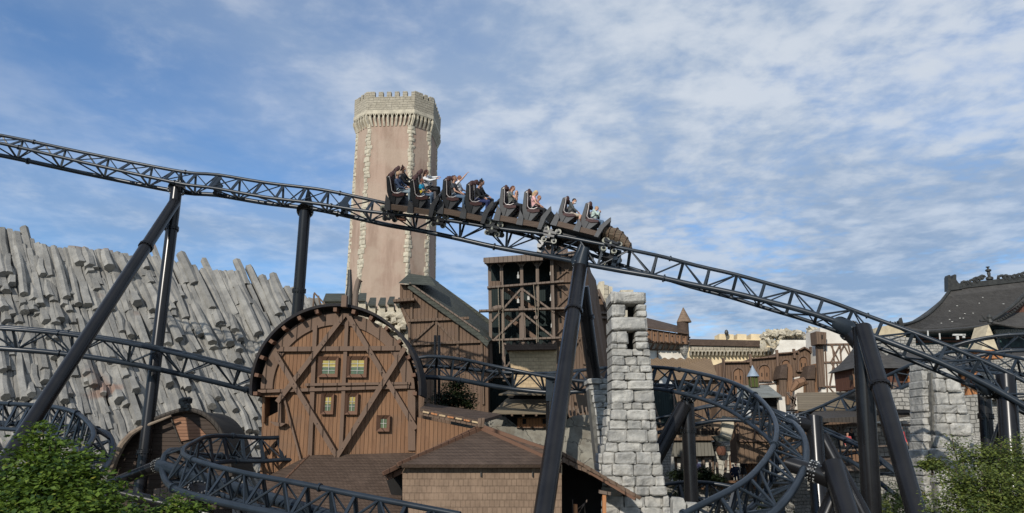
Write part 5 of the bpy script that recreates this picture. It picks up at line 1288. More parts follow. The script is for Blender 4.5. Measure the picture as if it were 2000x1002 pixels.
# temple at the right
def temple():
    Y = 78.0; th = thing('temple_hall', 'large temple hall with sweeping dark tiled roof and carved bronze ridge', 'temple', (W(1950, 900, Y).x, Y + 8, 0))
    n = 30; K = 10; m = MB(); vs = []
    EV = [(0, 637), (.04, 643), (.10, 646.5), (.2, 645.5), (.4, 641), (.5, 637), (.57, 630), (.62, 626), (1, 612)]
    for i in range(n + 1):
        f = i / n; ex = 1758 + (2070 - 1758) * f; ey = lerp_tab(EV, f)
        E = W(ex, ey, Y); Rg = W(1856 + (2070 - 1856) * f, 566 - 24 * f, Y + 8)
        for k in range(K + 1):
            t = k / K; p = E.lerp(Rg, t); p.z -= .75 * math.sin(math.pi * t) ** .9 * (1 + .3 * (1 - f)); vs.append(p)
    m.add(vs, [(i * (K + 1) + k, (i + 1) * (K + 1) + k, (i + 1) * (K + 1) + k + 1, i * (K + 1) + k + 1) for i in range(n) for k in range(K)])
    L = vs[:K + 1]; m.add(L + [Vector((p.x + .3, p.y + 7 * (1 - k / K) + .5, p.z)) for k, p in enumerate(L)], [(k, k + 1, K + 2 + k, K + 1 + k) for k in range(K)])
    roof = m.build('roof', M['chinaroof'], th, True, fix=False)
    ev = vs[0::K + 1]
    mm = MB(); mm.tube([v + Vector((0, -.05, -.16)) for v in ev], .20, 8); mm.build('eave_edge', M['bronze'], roof, True)
    mm = MB(); mm.tube([p + Vector((0, -.1, .12)) for p in L], .17, 8); mm.build('hip_edge', M['bronze'], roof, True)
    mm = MB(); sf = [v + Vector((0, .05, -.3)) for v in ev]; mm.add(sf + [v + Vector((.6, 3.2, -.1)) for v in sf], [(i, i + 1, n + 2 + i, n + 1 + i) for i in range(n)]); mm.build('soffit', M['teal'], roof)
    mm = MB()
    for i in range(120):
        f = i / 120 * n; a = int(f); p = ev[a].lerp(ev[min(a + 1, n)], f - a); mm.lathe(p + Vector((0, -.32, -.12)), [(.10, 0), (.10, .3)], 6, (0, 1, 0))
    mm.build('tile_ends', M['bronze'], roof)
    # low battens down the slope give the tiled roof its ribs
    mm = MB()
    for i in range(0, n * 3):
        f = (i + .5) / 3; a = int(f); b = min(a + 1, n); q = []
        for k in range(1, K): q.append(vs[a * (K + 1) + k].lerp(vs[b * (K + 1) + k], f - a) + Vector((0, -.02, .03)))
        mm.tube(q, .05, 4)
    mm.build('tile_ribs', M['chinaroof'], roof)
    def rd(m):
        a = [W(1852 + 22 * i, 566 - i * 2.45, Y + 7.8) for i in range(11)]; up = Vector((0, 0, .62))
        m.prism(a + [p + up for p in reversed(a)], (0, .6, 0))
        for x, y, r_ in ((1882, 554, .32), (1889, 553, .26), (1899, 551, .36), (1906, 547, .34), (1912, 545, .3), (1917, 541, .22), (1955, 542, .3), (1963, 541, .26), (1972, 543, .3), (1981, 541, .3), (1990, 540, .36), (1999, 537, .34), (2008, 537, .3)):
            p = W(x, y, Y + 8); m.tube([p + Vector((r_ * math.cos(t * .8) * 1.3, -.15, r_ * math.sin(t * .8) - .1)) for t in range(7)], [.2, .19, .17, .15, .13, .1, .05], 6)
        for x, y in ((1876, 556), (1919, 540), (1950, 540), (1960, 538), (1968, 538)): m.lathe(W(x, y + 5, Y + 8), [(.2, 0), (.1, .3), (.02, .5)], 6)
    part(th, 'ridge', M['bronze'], rd, True)
    def horn(m):
        m.prism([W(a, b, Y + 7.6) for a, b in ((1852, 568), (1851.5, 541), (1853, 537), (1856, 537), (1857, 543), (1861, 544), (1862, 538), (1865, 535.5), (1868, 537), (1868, 546), (1872, 552), (1878, 556), (1880, 564))], (0, .8, 0))
    part(th, 'ridge_horn', M['bronze'], horn)
    part(th, 'finial', M['bronze'], lambda m: m.lathe(W(1933, 546, Y + 8), [(.4, 0), (.4, .25), (.15, .4), (.2, .8), (.14, .9), (.32, 1.05), (.32, 1.2), (.12, 1.3), (.08, 1.42), (.22, 1.5), (.2, 1.58), (.02, 1.6)], 10), True)
    def corner(m):
        for i in range(7): p = W(1738 + i * 4.5, 634 + 0.5 * i, Y + .3); m.prism([p, p + Vector((.16, 0, 0)), p + Vector((-.1, 0, .35 + .08 * (i % 2)))], (0, .3, 0))
        m.prism([W(a, b, Y - .1) for a, b in ((1738, 637), (1758, 634), (1755, 627), (1759, 624), (1761, 620), (1763, 626), (1766, 640), (1756, 644))], (0, .5, 0))
    part(th, 'eave_beast', M['bronze'], corner)
    # hipped porch roof at the right edge
    def porch(m):
        A = [W(1936, 628, Y - 4), W(1958, 632, Y - 4), W(1985, 637, Y - 4), (W(2080, 640, Y - 4))]; B = [W(1940, 622, Y - 3.4), W(1962, 612, Y - 2.4), W(1985, 612, Y - 2.2), W(2080, 606, Y - 2)]
        for i in range(3): m.prism([A[i], A[i + 1], B[i + 1], B[i]], (0, .2, .12))
        m.tube([a + Vector((0, -.05, -.1)) for a in A], .16, 6)
    part(th, 'porch_roof', M['chinaroof'], porch)
    poly_part(th, 'porch_gable', M['redbrown'], [(1966, 611), (2010, 584), (2080, 560), (2080, 608), (2005, 612)], Y - 2.0, .2)
    hp = [W(1937, 625, Y - 3.9), W(1955, 614, Y - 3.4), W(1972, 602, Y - 2.9), W(1990, 586, Y - 2.3), W(2015, 560, Y - 1.4)]
    part(th, 'hip_ridge', M['bronze'], lambda m: (m.tube(hp, .17, 8), m.tube([p + Vector((.35, 0, -.35)) for p in hp], .13, 8), [m.lathe(hp[int(i / 4)].lerp(hp[min(int(i / 4) + 1, 4)], i % 4 / 4) + Vector((.2, -.2, -.2)), [(.09, 0), (.09, .2)], 6, (1, 0, -1)) for i in range(17)]), True)
    part(th, 'eave_beast', M['bronze'], lambda m: (m.lathe(W(1934, 630, Y - 4), [(.3, 0), (.2, .35), (.26, .55), (.08, .9)], 8), m.tube([W(1930, 627, Y - 4), W(1922, 622, Y - 4), W(1917, 615, Y - 4)], [.12, .1, .04], 6), m.tube([W(1914, 627, Y - 4), W(1934, 625, Y - 4)], .12, 6)))
    poly_part(th, 'wall', M['teal'], [(1778, 646), (1800, 641), (2080, 620), (2080, 700), (1778, 700)], Y + 2.5, 4)
    poly_part(th, 'white_band', M['lattice'], [(1944, 644), (1975, 643), (2080, 646), (2080, 653), (1978, 655), (1945, 652)], Y + 2.0, .3)
    timber(th, [((1782, 662), (1936, 660)), ((1784, 668), (1930, 667)), ((1940, 658), (2060, 659))], Y + 2.5, 3, .5, 'redbrown', 'band')
    def wins(m):
        for i in range(22):
            x = 1836 + i * 4.4; wallpoly(m, [(x, 650 - i * .3), (x + 2.8, 650 - i * .3), (x + 2.8, 658 - i * .2), (x, 658 - i * .2)], Y + 2.3, .1)
    part(th, 'lattice_windows', M['teal2'], wins)
    part(th, 'lower_roof', M['chinaroof'], lambda m: m.prism([W(1950, 697, Y - 6), W(2080, 697, Y - 6), W(2080, 678, Y), W(1955, 680, Y)], (0, 0, .1)))
    t2 = thing('stone_gateway', 'pointed cream dormer roof on an orange base in front of the temple', 'dormer', W(1935, 705, 60))
    part(t2, 'gable_roof', M['cream2'], lambda m: m.prism([W(1931, 634, 62), W(1917, 684, 60), W(1953, 684, 60)], (0, 2, 0)))
    poly_part(t2, 'base', M['orange'], [(1924, 683), (1956, 683), (1959, 700), (1922, 700)], 60, 2)
    m = MB(); wallpoly(m, [(1760, 676), (1850, 672), (1900, 682), (1940, 696), (2080, 696), (2080, 780), (1760, 780)], 64, 2); o = m.build('stone_wall', M['rubble']); tag(o, 'rough grey stone terrace wall below the temple windows', 'stone wall')
    m = MB(); wallpoly(m, [(1706, 660), (1712, 640), (1740, 634), (1768, 650), (1772, 676), (1740, 690), (1710, 690)], 66, 2); o = m.build('stone_wall', M['cream2']); tag(o, 'pale cream rock wall seen through the high track left of the temple eave', 'stone wall')
    t3 = thing('signal_arm', 'white lamp bar standing before the temple windows', 'lamp', W(1872, 672, 70))
    part(t3, 'bar', M['lampwhite'], lambda m: m.box(W(1873, 654, 70), 1.2, .15, .16)); part(t3, 'post', M['lampwhite'], lambda m: m.box(W(1870, 659, 70), .2, .15, .4)); part(t3, 'post', M['lampwhite'], lambda m: m.box(W(1882, 657, 70), .2, .15, .3))
    for (x, y0, y1) in ((1812, 646, 662), (1835, 651, 663)):
        m = MB(); m.tube([W(x, y0, 70), W(x + 1, y1, 70)], .07, 6); o = m.build('lamp_rod', M['lampwhite']); tag(o, 'slim white rod left of the lamp bar, %s' % ('the taller and further left' if x < 1820 else 'the shorter and nearer one'), 'rod', 'white rods by the temple')
    rr = random.Random(12)
    def tiles(m):
        for i in range(15):
            f = rr.uniform(.10, .62); k = rr.randint(2, 8); a = vs[int(f * n) * (K + 1) + k]; m.box(a + Vector((rr.uniform(-.5, .5), -.10, .08)), rr.uniform(.08, .18), .08, .07)
    part(roof, 'bright_tiles', M['lampwhite'], tiles)
M['lattice'] = plain('white_lattice', (.5, .5, .46), (.15, .2, .19), .6, 0, 9, 0, detail=1)
M['teal2'] = plain('lattice_glass', (.09, .14, .15), (.03, .05, .06), .3, 0, 6, 0)
M['cream2'] = plain('cream_roof', (.50, .42, .28), (.40, .33, .22), .8, 0, 2, .3, .02)
temple()

# hull shaped hut at the left
def hull():
    Y = 33.5; th = thing('hull_hut', 'dark upturned hull shaped hut with horizontal boards, at the foot of the rock', 'hut', (W(320, 1000, Y).x, Y + 3, 0))
    n = 26; prof = [(205, 925), (225, 885), (255, 850), (290, 825), (330, 808), (362, 800), (392, 806), (415, 822), (432, 845), (445, 880), (452, 930)]
    def shell(m):
        cx = W(330, 900, Y); vs = []; top = catmull([tuple(p) for p in prof], 4)
        for j, dy in enumerate((0, 1.2, 2.4, 3.6)):
            for p in top:
                q = W(p[0], p[1] + 2, Y); vs.append(Vector((q.x + (cx.x - q.x) * .03 * j, Y + dy, 6 + (q.z - 6) * 1 + .0)))
        k = len(top); m.add(vs, [(j * k + i, j * k + i + 1, (j + 1) * k + i + 1, (j + 1) * k + i) for j in range(3) for i in range(k - 1)])
    part(th, 'roof', M['shroofd'], shell, True)
    top = [tuple(p) for p in catmull([tuple(p) for p in prof], 4)]
    inner = [(330 + (x - 330) * .96, 925 + (y - 925) * .95) for x, y in top]
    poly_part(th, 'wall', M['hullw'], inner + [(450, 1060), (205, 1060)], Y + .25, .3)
    poly_part(th, 'lit_panel', M['hullpanel'], [(333, 814), (352, 812), (372, 820), (390, 836), (405, 852), (352, 862)], Y + .16, .06)  # sunlit part of the wall, its brightness put into the board colour
    o = part(th, 'rim', M['shroofd'], lambda m: m.tube([W(x, y, Y - .1) for x, y in top], .10, 8), True)
    part(th, 'rib', M['ribw'], lambda m: m.tube([W(x, y, Y - .35) for x, y in ((212, 925), (224, 895), (240, 866), (258, 846), (275, 836), (300, 826), (335, 812))], [.22, .19, .16, .13, .10, .07, .05], 8), True)
    part(th, 'carved_finial', M['bronze'], lambda m: [m.ball(W(362 + R.uniform(-7, 7), 790 + R.uniform(-12, 10), Y + R.uniform(-.2, .2)), R.uniform(.08, .2), 6) for _ in range(26)])
    part(th, 'seam', M['shroofd'], lambda m: m.tube([W(333, 812, Y + .12), W(342, 838, Y + .12), W(352, 864, Y + .12)], .04, 6))
    poly_part(th, 'boardwalk', M['greywood'], [(300, 955), (430, 946), (440, 980), (300, 985)], Y - 2, .3)
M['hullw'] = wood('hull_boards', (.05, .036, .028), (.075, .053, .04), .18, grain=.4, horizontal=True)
M['hullpanel'] = wood('sunlit_tone_hull_boards', (.21, .105, .06), (.30, .16, .095), .14, grain=.4, horizontal=True)
M['ribw'] = plain('pale_timber', (.24, .19, .14), (.15, .11, .08), .8, 0, 3, .5, .03)
hull()

for px, py, Y, r_, lab in ((1300, 748, 40, .34, 'white oval board hanging between the pillar and the loop'), (1458, 806, 42, .26, 'small white round board seen through the upper part of the loop')):
    m = MB(); m.lathe(W(px, py, Y), [(r_, 0), (r_, .05)], 20, (.25, 1, 0)); m.box(W(px, py, Y) + Vector((0, .12, .1)), .06, .06, r_ * 2.6); o = m.build('round_board', M['lampwhite']); tag(o, lab, 'board', 'white round boards by the track')
th = thing('shadow_shape', 'dark angular shape added for the shadows behind the pillar under the track', 'shadow shape', W(1300, 830, 46))  # dark angular panel added to stand for the barrel-like shadows here
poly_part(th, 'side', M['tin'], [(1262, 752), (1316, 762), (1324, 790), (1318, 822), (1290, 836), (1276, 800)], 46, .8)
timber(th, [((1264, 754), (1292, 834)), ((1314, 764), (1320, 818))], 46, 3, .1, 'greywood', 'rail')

# clutter of the village square
rr = random.Random(77)
for i, (px, py, Y, hpx, lab) in enumerate([(1331, 905, 52.5, 40, 'leaning split timber post left of the black upright support'), (1388, 915, 52.5, 34, 'crooked timber post before the stone cottage'), (1402, 918, 52.6, 30, 'short crooked post right beside the cottage corner'),
        (1416, 912, 52.6, 26, 'thin post left of the market shed'), (1500, 905, 50, 44, 'tall thin post seen between the loop rails'), (1466, 872, 55, 26, 'short post sticking out of the stone cottage top')]):
    m = MB(); m.beam(W(px, py + hpx / 2, Y), W(px + rr.uniform(-4, 4), py - hpx / 2, Y), .16, .16); o = m.build('timber_post', M['greywood']); tag(o, lab, 'post', 'loose timber posts in the village square')
for px, py, Y, lab in ((1386, 938, 52, 'small barrel standing by the cottage wall behind the rail'), (1421, 937, 52.2, 'small barrel left of the two people at the rail')):
    m = MB(); m.lathe(W(px, py + 6, Y), [(.2, 0), (.27, .22), (.28, .4), (.2, .65)], 12); o = m.build('barrel', M['greywood'], smooth=True); tag(o, lab, 'barrel', 'barrels in the village square')
for px, py, Y, lab in ((1395, 872, 55.5, 'small lantern hanging left on the stone cottage'), (1448, 878, 54, 'small lantern hanging over the market shed'), (1716, 845, 41, 'small lantern under the open shelter roof')):
    th = thing('lantern', lab, 'lantern', W(px, py, Y), 'lanterns in the village'); part(th, 'bracket', M['bronze'], lambda m: m.beam(W(px, py, Y) + Vector((0, 0, .3)), W(px, py, Y) + Vector((0, .6, .3)), .04, .04)); part(th, 'housing', M['bronze'], lambda m: m.lathe(W(px, py, Y), [(.1, 0), (.14, .05), (.14, .24), (.02, .34)], 6))
th = thing('gable_shed', 'small brown gabled shed between the arcade house and the slate canopy', 'shed', (W(1425, 800, 52).x, 52, 0))
poly_part(th, 'wall', M['tower_wood'], [(1400, 776), (1420, 758), (1442, 776), (1442, 815), (1400, 815)], 52, 1.5)
part(th, 'roof', M['shroof'], lambda m: (m.prism([W(1394, 779, 51.6), W(1420, 754, 51.6), W(1420, 758, 51.6), W(1397, 782, 51.6)], (0, 2, 0)), m.prism([W(1420, 754, 51.6), W(1448, 779, 51.6), W(1445, 782, 51.6), W(1420, 758, 51.6)], (0, 2, 0))))
poly_part(th, 'opening', M['dark'], [(1413, 780), (1428, 780), (1428, 800), (1413, 800)], 51.95, .03)
for (x0, y0, x1, y1, Y, mt, lab) in ((1608, 836, 1640, 868, 43, 'rubble', 'grey block wall under the open shelter, left bay'), (1530, 850, 1575, 905, 45, 'plankv2', 'boarded fence panel between loop and upright outer support'), (1712, 745, 1752, 770, 44, 'greywood', 'plank ledge under the dark lodge'), (1890, 758, 1960, 775, 41, 'orange', 'orange boarded ledge behind the right edge supports')):
    m = MB(); wallpoly(m, [(x0, y0), (x1, y0 + 2), (x1, y1), (x0, y1)], Y, .3); o = m.build('wall_panel', M[mt]); tag(o, lab, 'wall')
# ---------------------------------------------------------------- people
def caps(mb, a, b, ra, rb, n=8):
    a, b = Vector(a), Vector(b); t = (b - a); L = t.length; t = t.normalized() if L > 1e-6 else Vector((0, 0, 1))
    mb.tube([a - t * ra * .85, a - t * ra * .5, a, b, b + t * rb * .5, b + t * rb * .85], [ra * .45, ra * .85, ra, rb, rb * .85, rb * .45], n)
def remesh(o, vs_):
    md = o.modifiers.new('join', 'REMESH'); md.mode = 'VOXEL'; md.voxel_size = vs_; md.use_smooth_shade = True
    s_ = o.modifiers.new('soften', 'SMOOTH'); s_.factor = .5; s_.iterations = 2
def hand(mb, w_, d, palmn, k=1.0):
    """palm with four unequal curled fingers and a thumb leaving its side"""
    d = d.normalized(); s_ = d.cross(palmn).normalized(); palmn = s_.cross(d).normalized()
    pc = w_ + d * .045 * k
    for q in (-.022, -.007, .008, .022): caps(mb, w_ + s_ * q * .7 * k, w_ + d * .085 * k + s_ * q * 1.25 * k, .017 * k, .014 * k, 6)
    for q, L in ((-.029, .060), (-.010, .074), (.010, .078), (.029, .068)):
        a = w_ + d * .085 * k + s_ * q * k; b = a + (d * .85 + palmn * .25) * L * .55 * k; c = b + (d * .45 + palmn * .85) * L * .5 * k
        caps(mb, a, b, .0105 * k, .0098 * k, 6); caps(mb, b, c, .0098 * k, .009 * k, 6)
    a = w_ + d * .025 * k + s_ * .030 * k; b = a + (s_ * .8 + d * .6) * .045 * k; c = b + (d * .9 + palmn * .4) * .035 * k
    caps(mb, a, b, .0125 * k, .011 * k, 6); caps(mb, b, c, .011 * k, .0095 * k, 6)
def person(label, X, o, J, col, k=1.0, hair='short', haircol=(.03, .018, .012), mask=None, bare_arms=False, bare_legs=False, skirt=None, group='riders on the coaster train', vox=.0125, face=Vector((1, 0, 0)), shoes=(.03, .03, .03), halves=None):
    """J: joints in local coordinates (x forward, y left, z up); X: 3x3 to world, o: origin"""
    P = {n_: o + X @ (Vector(v) * k) for n_, v in J.items()}; w3 = lambda v: X @ Vector(v)
    th = thing('person', label, 'person', P['pel'], group)
    b = MB()
    up = (P['head'] - P['neck']).normalized(); fw = (X @ face).normalized(); fw = (fw - up * fw.dot(up)).normalized(); sd_ = up.cross(fw)
    H = P['head']
    caps(b, P['neck'], H - up * .02 * k, .052 * k, .055 * k)
    b.tube([H - up * .115 * k + fw * .030 * k, H - up * .09 * k + fw * .022 * k, H - up * .04 * k + fw * .012 * k, H + up * .02 * k, H + up * .075 * k - fw * .008 * k, H + up * .11 * k - fw * .01 * k], [.03 * k, .058 * k, .075 * k, .086 * k, .075 * k, .03 * k], 12)
    caps(b, H + fw * .075 * k + up * .01 * k, H + fw * .100 * k - up * .022 * k, .010 * k, .014 * k, 6)        # nose
    caps(b, H + fw * .07 * k - up * .058 * k - sd_ * .02 * k, H + fw * .07 * k - up * .058 * k + sd_ * .02 * k, .011 * k, .011 * k, 6)   # lips
    for e in (-1, 1):
        caps(b, H + sd_ * e * .082 * k - up * .02 * k, H + sd_ * e * .086 * k + up * .02 * k, .012 * k, .015 * k, 6)      # ears
        caps(b, H + fw * .073 * k + sd_ * e * .020 * k + up * .034 * k, H + fw * .068 * k + sd_ * e * .045 * k + up * .032 * k, .009 * k, .008 * k, 6)   # brows
    ch = P['chest']; pel = P['pel']; lat = (P['shL'] - P['shR']).normalized()
    caps(b, pel - lat * .07 * k, pel + lat * .07 * k, .115 * k, .115 * k); caps(b, pel, ch, .115 * k, .125 * k)
    caps(b, ch - lat * .07 * k, ch + lat * .07 * k, .11 * k, .11 * k); caps(b, P['shR'] + lat * .02, P['shL'] - lat * .02, .06 * k, .06 * k); caps(b, ch, P['neck'], .09 * k, .05 * k)
    for s_ in 'LR':
        caps(b, P['sh' + s_], P['el' + s_], .048 * k, .036 * k); caps(b, P['el' + s_], P['wr' + s_], .038 * k, .026 * k)
        hd = (P['wr' + s_] - P['el' + s_]).normalized(); pn = (w3((0, 0, -1)) - hd * hd.dot(w3((0, 0, -1)))); pn = pn if pn.length > .2 else fw
        hand(b, P['wr' + s_], hd, pn.normalized() * (1 if s_ == 'L' else 1), k)
        caps(b, P['hip' + s_], P['kn' + s_], .078 * k, .055 * k); caps(b, P['kn' + s_], P['an' + s_], .055 * k, .036 * k)
    body = b.build('body', M['skin'], th, True); remesh(body, vox)
    # eyes
    e_ = MB()
    for e in (-1, 1): e_.ball(H + fw * .077 * k + sd_ * e * .032 * k + up * .014 * k, .011 * k, 8)
    e_.build('eyes', cloth((.05, .035, .03)), th)
    t = MB(); g = .016 * k
    caps(t, pel + (ch - pel) * .12, ch, .128 * k, .138 * k, 10); caps(t, ch - lat * .07 * k, ch + lat * .07 * k, .122 * k, .122 * k); caps(t, P['shR'], P['shL'], .068 * k, .068 * k)
    for s_ in 'LR':
        if bare_arms: caps(t, P['sh' + s_], P['sh' + s_].lerp(P['el' + s_], .45), .064 * k, .060 * k)
        else: caps(t, P['sh' + s_], P['el' + s_], .062 * k, .052 * k); caps(t, P['el' + s_], P['el' + s_].lerp(P['wr' + s_], .93), .052 * k, .038 * k)
    tt = t.build('shirt', cloth(col[0]), th, True); remesh(tt, .018)
    if halves:
        t = MB(); caps(t, pel + (ch - pel) * .02, pel.lerp(ch, .5), .142 * k, .144 * k, 10); tt = t.build('shirt_hem', cloth(halves), th, True); remesh(tt, .018)
    t = MB(); caps(t, pel - lat * .07 * k, pel + lat * .07 * k, .128 * k, .128 * k); caps(t, pel, pel + (ch - pel) * .25, .125 * k, .12 * k)
    if skirt: t.tube([pel + (ch - pel) * .2, pel, P['hipL'].lerp(P['hipR'], .5).lerp(P['knL'].lerp(P['knR'], .5), .75)], [.13 * k, .16 * k, .25 * k], 12)
    else:
        for s_ in 'LR':
            caps(t, P['hip' + s_], P['kn' + s_].lerp(P['hip' + s_], .15 if bare_legs else 0), .094 * k, .072 * k)
            if not bare_legs: caps(t, P['kn' + s_], P['kn' + s_].lerp(P['an' + s_], .93), .070 * k, .052 * k)
    tt = t.build('skirt' if skirt else 'trousers', cloth(col[1]), th, True); remesh(tt, .018)
    for s_ in 'LR':
        f = MB(); a = P['an' + s_]; dn = (a - P['kn' + s_]).normalized(); toe = (P['to' + s_] - a); caps(f, a + dn * .015, a + dn * .035 + toe * .15, .045 * k, .045 * k, 8); caps(f, a + dn * .03 - toe * .1, a + dn * .045 + toe, .040 * k, .036 * k, 8)
        sh = f.build('shoe', cloth(shoes), th, True); remesh(sh, .014)
    h = MB(); C = H + up * .025 * k - fw * .018 * k
    h.ball(C, .1 * k, 12, (.98, .95, 1.0)) if hair != 'cap' else h.ball(C + up * .02 * k, .1 * k, 12, (1, .96, .85))
    if hair in ('long', 'tail'):
        caps(h, H - fw * .07 * k, H - fw * .075 * k - up * .20 * k, .065 * k, .04 * k)
        if hair == 'tail': caps(h, H - fw * .10 * k + up * .02 * k, H - fw * .15 * k - up * .12 * k, .035 * k, .02 * k)
    if hair == 'wild':
        for q in range(9):
            a = q * .7; dirv = (-fw * .6 + up * math.sin(a) + sd_ * math.cos(a)).normalized(); caps(h, C, C + dirv * .16 * k, .05 * k, .02 * k, 6)
    if hair == 'cap': caps(h, C + fw * .08 * k + up * .03 * k, C + fw * .15 * k + up * .02 * k, .03 * k, .015 * k)
    # keep the hair off the face
    for q in range(len(h.v)):
        d = h.v[q] - H
        if d.dot(fw) > .045 * k and d.dot(up) < .055 * k and hair != 'cap': h.v[q] -= fw * (d.dot(fw) - .045 * k)
    hh = h.build('hair' if hair != 'cap' else 'cap', cloth(haircol), th, True); remesh(hh, .014)
    if mask:
        mk = MB(); mk.ball(H + fw * .058 * k - up * .048 * k, .058 * k, 10, (1, 1, .85)); mk.build('face_mask', cloth(mask), th, True)
    return th
def seated(arms='lap', lean=0.0, kick=0.0, sw=1.0):
    J = dict(pel=(0, 0, .10), chest=(-.11 + lean, 0, .43), neck=(-.13 + lean * 1.3, 0, .60), head=(-.09 + lean * 1.5, 0, .755), shL=(-.13 + lean, .18, .53), shR=(-.13 + lean, -.18, .53),
             hipL=(.02, .09, .08), hipR=(.02, -.09, .08), knL=(.44, .12, .12), knR=(.43, -.12, .11), anL=(.50 + kick, .12, -.30), anR=(.46 + kick, -.12, -.31), toL=(.66 + kick, .13, -.35), toR=(.62 + kick, -.13, -.36))
    for s_, y in (('L', 1), ('R', -1)):
        if arms == 'lap': J['el' + s_] = (.05 + lean, .24 * y, .30); J['wr' + s_] = (.26, .15 * y, .24)
        elif arms == 'face': J['el' + s_] = (.13 + lean, .20 * y, .36); J['wr' + s_] = (.10 + lean, .06 * y, .60)
        elif arms == 'up': J['el' + s_] = (.08, .22 * y, .72); J['wr' + s_] = (.24, .17 * y, .92)
        elif arms == 'fwd': J['el' + s_] = (.12, .22 * y, .50); J['wr' + s_] = (.36, .14 * y, .58)
    if arms == 'one': J['elL'] = (.05, .24, .30); J['wrL'] = (.26, .15, .24); J['elR'] = (.06, -.2, .76); J['wrR'] = (.20, -.16, 1.0)
    return J

